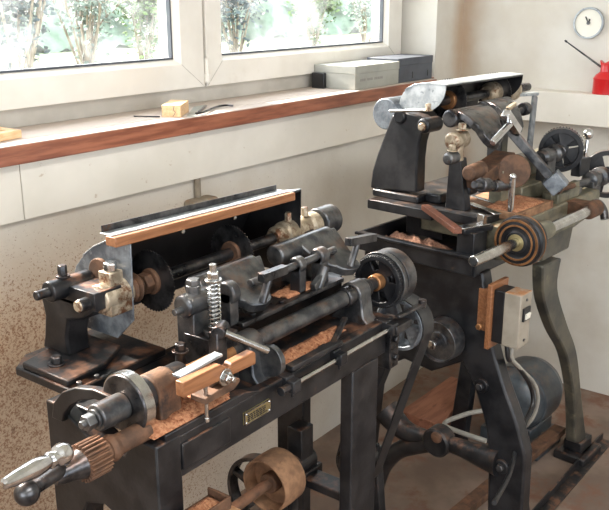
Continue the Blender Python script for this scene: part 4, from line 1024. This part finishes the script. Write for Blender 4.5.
def quad_board(name, corners, z0, z1, m, label, cat):
    P = [W0.z(u, v, z1) for u, v in corners]; c = sum(P, V()) / len(P); c.z = z0
    mb = MB(); mb.prism([(p.x - c.x, p.y - c.y) for p in P], 'z', 0, z1 - z0)
    return solid(name, Fr(c), mb, m, label, cat)


W_ = W0
quad_board('wooden_plinth', ((400, 411), (451, 376), (474, 384), (441, 425)), 0, .10, M_['board'], 'dusty brown wooden plinth on the floor left of the rear machine legs', 'plinth')
pts = []
# long dark rail at the right
p0_, p1_ = W0.z(545, 512, .0), W0.z(618, 428, .0)
c = Fr(V((p0_.x, p0_.y, 0)), math.degrees(math.atan2(p1_.y - p0_.y, p1_.x - p0_.x))); L = (p1_ - p0_).length
q = MB(); q.box((-.25, -.02, 0), (L - .12, .02, .006)).box((-.25, .014, .006), (L - .12, .02, .03)); solid('floor_rail', c, q, M_['black'], 'dark steel angle rail lying on the floor at the right edge of the picture', 'rail', .001)
# cables from the switch box to the motor
def cable(name, pts, r, m, label):
    c = V(pts[-1]); mb = MB(); mb.tube([V(p) - c for p in pts], r, 10, 8); return solid(name, Fr(c), mb, m, label, 'cable', 0)
LB = lambda p: B.M @ V(p) + B.loc
cable('electric_cable', [LB(p) for p in ((.045, -.075, .671), (.05, -.07, .63), tuple(by_(520, 368, -.05)), tuple(by_(534, 383, -.04)), tuple(by_(538, 398, -.04)), tuple(by_(535, 413, -.03)), tuple(by_(528, 424, -.01)), tuple(by_(518, 432, .03)))], .0055, M_['cable'], 'white cable hanging from the switch box in front of the motor')
cable('electric_cable', [LB(p) for p in ((.03, -.065, .671), (.035, -.07, .63), tuple(by_(514, 362, -.05)), tuple(by_(529, 383, -.05)), tuple(by_(533, 402, -.06)), tuple(by_(526, 420, -.07)), tuple(by_(517, 445, -.1)), tuple(by_(509, 475, -.14)), tuple(by_(494, 503, -.2)))], .006, M_['blackplastic'], 'black cable hanging from the switch box past the leg to the floor')

# saw dust and the loose stick on the rear machine
a_, b_ = bz_(425, 207, ST + .008), bz_(458, 231, ST + .004)
cst = LB((a_ + b_) / 2); q = MB(); h_ = (B.M @ (b_ - a_)) / 2; q.bar(-h_, h_, .02, .014); solid('wooden_stick', Fr(cst), q, M_['stickwood'], 'red brown wooden stick lying across the rear machine above its chip pan', 'stick', .001)
heap('sawdust_pile', 'pinkish sawdust filling the left part of the rear machine chip pan', [(.015, .17), (.015, .372), (.145, .372), (.145, .17)], .8455, .05, M_['sawpale'], 9, fr=B, cell=.008)
heap('sawdust_pile', 'brown sawdust on the rear machine table beside the bright stud', [(.18, .01), (.18, .10), (.30, .12), (.36, .1), (.34, .01)], .9662, .008, M_['saw'], 10, fr=B)

# ------------------------------------------------------------------ belt of the front machine
FPx = lw.x; fpc = A.x(359, 462, FPx); 
fl = Fr(A.loc + V((FPx, fpc.y, 0)), 0)
fp = empty('floor_pulley', fl, 'dark pulley low behind the right leg of the front machine', 'pulley')
RP = .05; zc_ = fpc.z
MB().lathe((-.02, 0, zc_), (1, 0, 0), [(-.006, .01), (-.006, RP - .004), (-.004, RP), (.044, RP), (.046, RP - .004), (.046, .01)], 40).build('wheel', M_['dark'], fp, .001)
MB().cyl((-.06, 0, zc_), (.09, 0, zc_), .012, n=18).build('axle', M_['steel'], fp, .001)
q = MB(); q.prism([(-.06, 0), (.06, 0), (.022, zc_), (.015, zc_ + .02), (-.015, zc_ + .02), (-.022, zc_)], 'x', .045, .075); q.box((.02, -.08, 0), (.10, .08, .015)); q.build('stand', M_['black'], fp, .003)
v0 = V((0, lw.y - fpc.y, lw.z)); v1 = V((0, 0, zc_)); d = v0 - v1; L = d.length; al = math.atan2(d.z, d.y); r0, r1 = .0615, RP + .0015
be = math.acos((r1 - r0) / L) if True else 0
pts = []
for k in range(17): t = al - be + 2 * be * k / 16; pts.append(v0 + V((0, math.cos(t), math.sin(t))) * r0)
for k in range(17): t = al + be + (2 * PI - 2 * be) * k / 16; pts.append(v1 + V((0, math.cos(t), math.sin(t))) * r1)
q = MB(); q.strap(pts, .046, .004); solid('drive_belt', fl, q, M_['leather'], 'black leather drive belt running down from the lower wheel of the front machine', 'belt', 0)

# ------------------------------------------------------------------ things on the window sill
SZt = 1.205
def on(u, v): p = W0.z(u, v, SZt); return p
p0, p1, p2 = on(162, 117), on(181, 117.5), on(187, 113); c = Fr((p0 + p1 + p2) / 3)
d1, d2 = p1 - p0, (p2 - p1) * 1.35; h = .030
q = MB(); b4 = [p0 - c.loc, p1 - c.loc, p1 + d2 - c.loc, p0 + d2 - c.loc]; q.prism([(p.x, p.y) for p in b4], 'z', 0, h)
wbk = solid('wood_block', c, q, M_['pine'], 'small pale wood block with a cracked end standing on the window sill', 'wood block', .001)
q = MB(); e1 = d1.normalized(); nrm = V((e1.y, -e1.x, 0)); nrm = nrm if nrm.y < 0 else -nrm
bp0 = p0 - c.loc + d1 * .68 + nrm * .0004; q.tube([bp0 + V((0, 0, .028)), bp0 - e1 * .003 + V((0, 0, .019)), bp0 + e1 * .0015 + V((0, 0, .012)), bp0 - e1 * .005 + V((0, 0, .002))], .0008, 6, 4); q.build('crack', M_['carddark'], wbk, 0)
# thin pencil line rod left of the block, sheet of card, allen key
a_, b_ = on(134, 117), on(160, 117.5); c = Fr(a_ + V((0, 0, .002))); q = MB().cyl((0, 0, 0), b_ - a_, .0018, n=8); solid('thin_rod', c, q, M_['dark'], 'thin dark wire rod on the sill left of the wood block', 'rod', 0)
k = [on(u, v) for u, v in ((186, 117), (196, 117), (206, 105), (194, 107))]; c = sum(k, V()) / 4
q = MB(); q.prism([(p.x - c.x, p.y - c.y) for p in k], 'z', 0, .0012); solid('card_sheet', Fr(c), q, M_['card'], 'small pale grey card on the sill right of the wood block', 'card', 0)
pts = [on(u, v) + V((0, 0, .0052)) for u, v in ((196, 115.5), (204, 114), (216, 109), (224, 107.3), (233, 107.5))]
q = MB(); q.tube([p - pts[2] for p in pts], .0032, 6, 6); solid('hex_key', Fr(pts[2]), q, M_['dark'], 'long dark bent hex key lying on the window sill', 'hex key', 0)
a_, b_ = on(199, 113), on(206, 107); q = MB().bar((0, 0, 0), b_ - a_, .006, .003); solid('metal_strip', Fr(a_ + V((0, 0, .004))), q, M_['grey'], 'short grey metal strip lying on the card beside the hex key', 'strip', .0005)
# pine frame at the left edge
k = [on(u, v) for u, v in ((-30, 149), (22, 138), (19, 131), (-30, 141))]; c = sum(k, V()) / 4
q = MB(); q.bar(k[0] - c + V((0, .02, .009)), k[1] - c + V((0, .012, .009)), .022, .018).bar(k[1] - c + V((-.011, .024, .009)), k[1] - c + V((-.011, .13, .009)), .022, .018).bar(k[0] - c + V((0, .13, .009)), k[1] - c + V((0, .13, .009)), .022, .018)
c.z = SZt; solid('pine_frame', Fr(c), q, M_['pine'], 'pale pine frame lying on the window sill at the left edge', 'tray', .002)
# two boxes
g0, g1, gz = W0.y(355, 91, 1.53), W0.y(399, 84.5, 1.53), W0.y(355, 68, 1.53).z
l0_ = on(318, 88)
bx = Fr(V((g0.x, 1.53, SZt))); W_b = g1.x - g0.x; D_b = 1.692 - 1.53; H_b = .076
def carton(name, fr, w, d, h, m, label, skew=0):
    r = empty(name, fr, label, 'box')
    MB().box((0, 0, 0), (w, d, h - .012)).build('box_body', m, r, .0015)
    MB().box((-.0015, -.0015, h - .026), (w + .0015, d + .0015, h)).build('lid', m, r, .002); return r
gb = carton('storage_box', bx, W_b - .004, D_b, H_b, M_['card'], 'grey cardboard box with faint print on its front, on the window sill', 0)
rn = random.Random(5); xx = .03
for nL in (3, 3, 5):
    q = MB()
    for k in range(nL):
        wd = rn.uniform(.009, .012); q.box((xx, -.0004, .026), (xx + wd - .003, .0006, .034)); xx += wd
    q.build('lettering', M_['print'], gb, 0); xx += .009
db = carton('storage_box', Fr(V((g1.x + .003, 1.535, SZt))), W0.y(433, 78, 1.53).x - g1.x - .003, .13, .084, M_['carddark'], 'dark grey box at the right end of the window sill')
for fx in (.38, .82): MB().box((fx * .25, -.0022, .012), (fx * .25 + .0035, .0, .034)).build('box_tab', M_['grey'], db, 0)
q = MB(); c = on(314, 88); q.box((0, 0, 0), (.015, .05, .05)); 
solid('black_box', Fr(V((g0.x - .02, 1.64, SZt))), q, M_['blackplastic'], 'small black box behind the left end of the grey cardboard box', 'box', .002)
# ------------------------------------------------------------------ right wall: oil can and round dial
oc = W0.x(603, 96, LT + .042); Oc = Fr(V((LT + .041, oc.y, lz1)))
oi = empty('oil_can', Oc, 'red oil can with a long thin spout on the white ledge of the right wall', 'oil can')
MB().lathe((0, 0, 0), (0, 0, 1), [(0, .036), (.002, .0385), (.05, .0385), (.052, .0395), (.056, .0395), (.058, .037), (.068, .031), (.074, .022), (.078, .018), (.10, .017), (.104, .014)], 40).build('can_body', M_['red'], oi, .0005)
s0_ = V((-.005, .012, .092)); s1_ = W0.x(567, 42, LT + .03) - Oc.loc
MB().cyl(s0_, s1_, .0042, .0022, 12).build('spout', M_['grey'], oi, 0); MB().cyl(s1_, s1_ + (s1_ - s0_).normalized() * .01, .0042, .003, 12).build('spout_tip', M_['blackplastic'], oi, 0)
MB().prism([(-.012, .09), (.012, .09), (.02, .118), (.006, .106), (-.016, .118)], 'x', -.012, .012).build('pump_head', M_['red'], oi, .002)
MB().tube([(0, -.01, .10), (0, -.04, .115), (0, -.052, .09), (0, -.05, .05)], .005, 10).build('lever', M_['red'], oi, 0)
dc = W0.x(589, 23, XR - .006); Dc = Fr(dc)
dg = empty('round_dial', Dc, 'round pale dial with a short dark pointer hanging on the right wall', 'dial'); dR = (W0.x(589, 23, XR) - W0.x(589, 39, XR)).length * .98
MB().cyl((-.004, 0, 0), (.006, 0, 0), dR * .97, n=48).build('dial_face', M_['dialface'], dg, .0005)
MB().ring((-.010, 0, 0), (1, 0, 0), dR * .88, dR, .015, 56).build('bezel', M_['hoodpale'], dg, .001)
MB().bar((-.006, .0, -.002), (-.006, .012, .022), .004, .002, up=(1, 0, 0)).build('pointer', M_['blackplastic'], dg, 0)
MB().bar((-.0065, .0, 0), (-.0065, -.004, .014), .005, .002, up=(1, 0, 0)).build('pointer', M_['blackplastic'], dg, 0)
MB().cyl((-.010, 0, 0), (-.003, 0, 0), .006, n=20).build('pivot', M_['grey'], dg, .0005)
# pipe stub and round cap on the window wall, behind the front machine
pp, p0_, p1_ = W0.y(197, 198, 1.55), W0.y(186, 209, 1.53), W0.y(210, 200, 1.53)
Pf = Fr(V((pp.x, YW, pp.z - .05)))
pf = empty('wall_fitting', Pf, 'dusty wall fitting with a short vertical pipe behind the orange wood strip', 'fitting')
MB().box((-.045, -.05, -.02), (.05, 0, .052)).build('fitting_box', M_['zinc'], pf, .012, seg=4)
MB().cyl((.003, -.012, .05), (.003, -.012, 1.036 - Pf.loc.z + .0), .0085, n=16).build('pipe', M_['zinc'], pf, .0005)
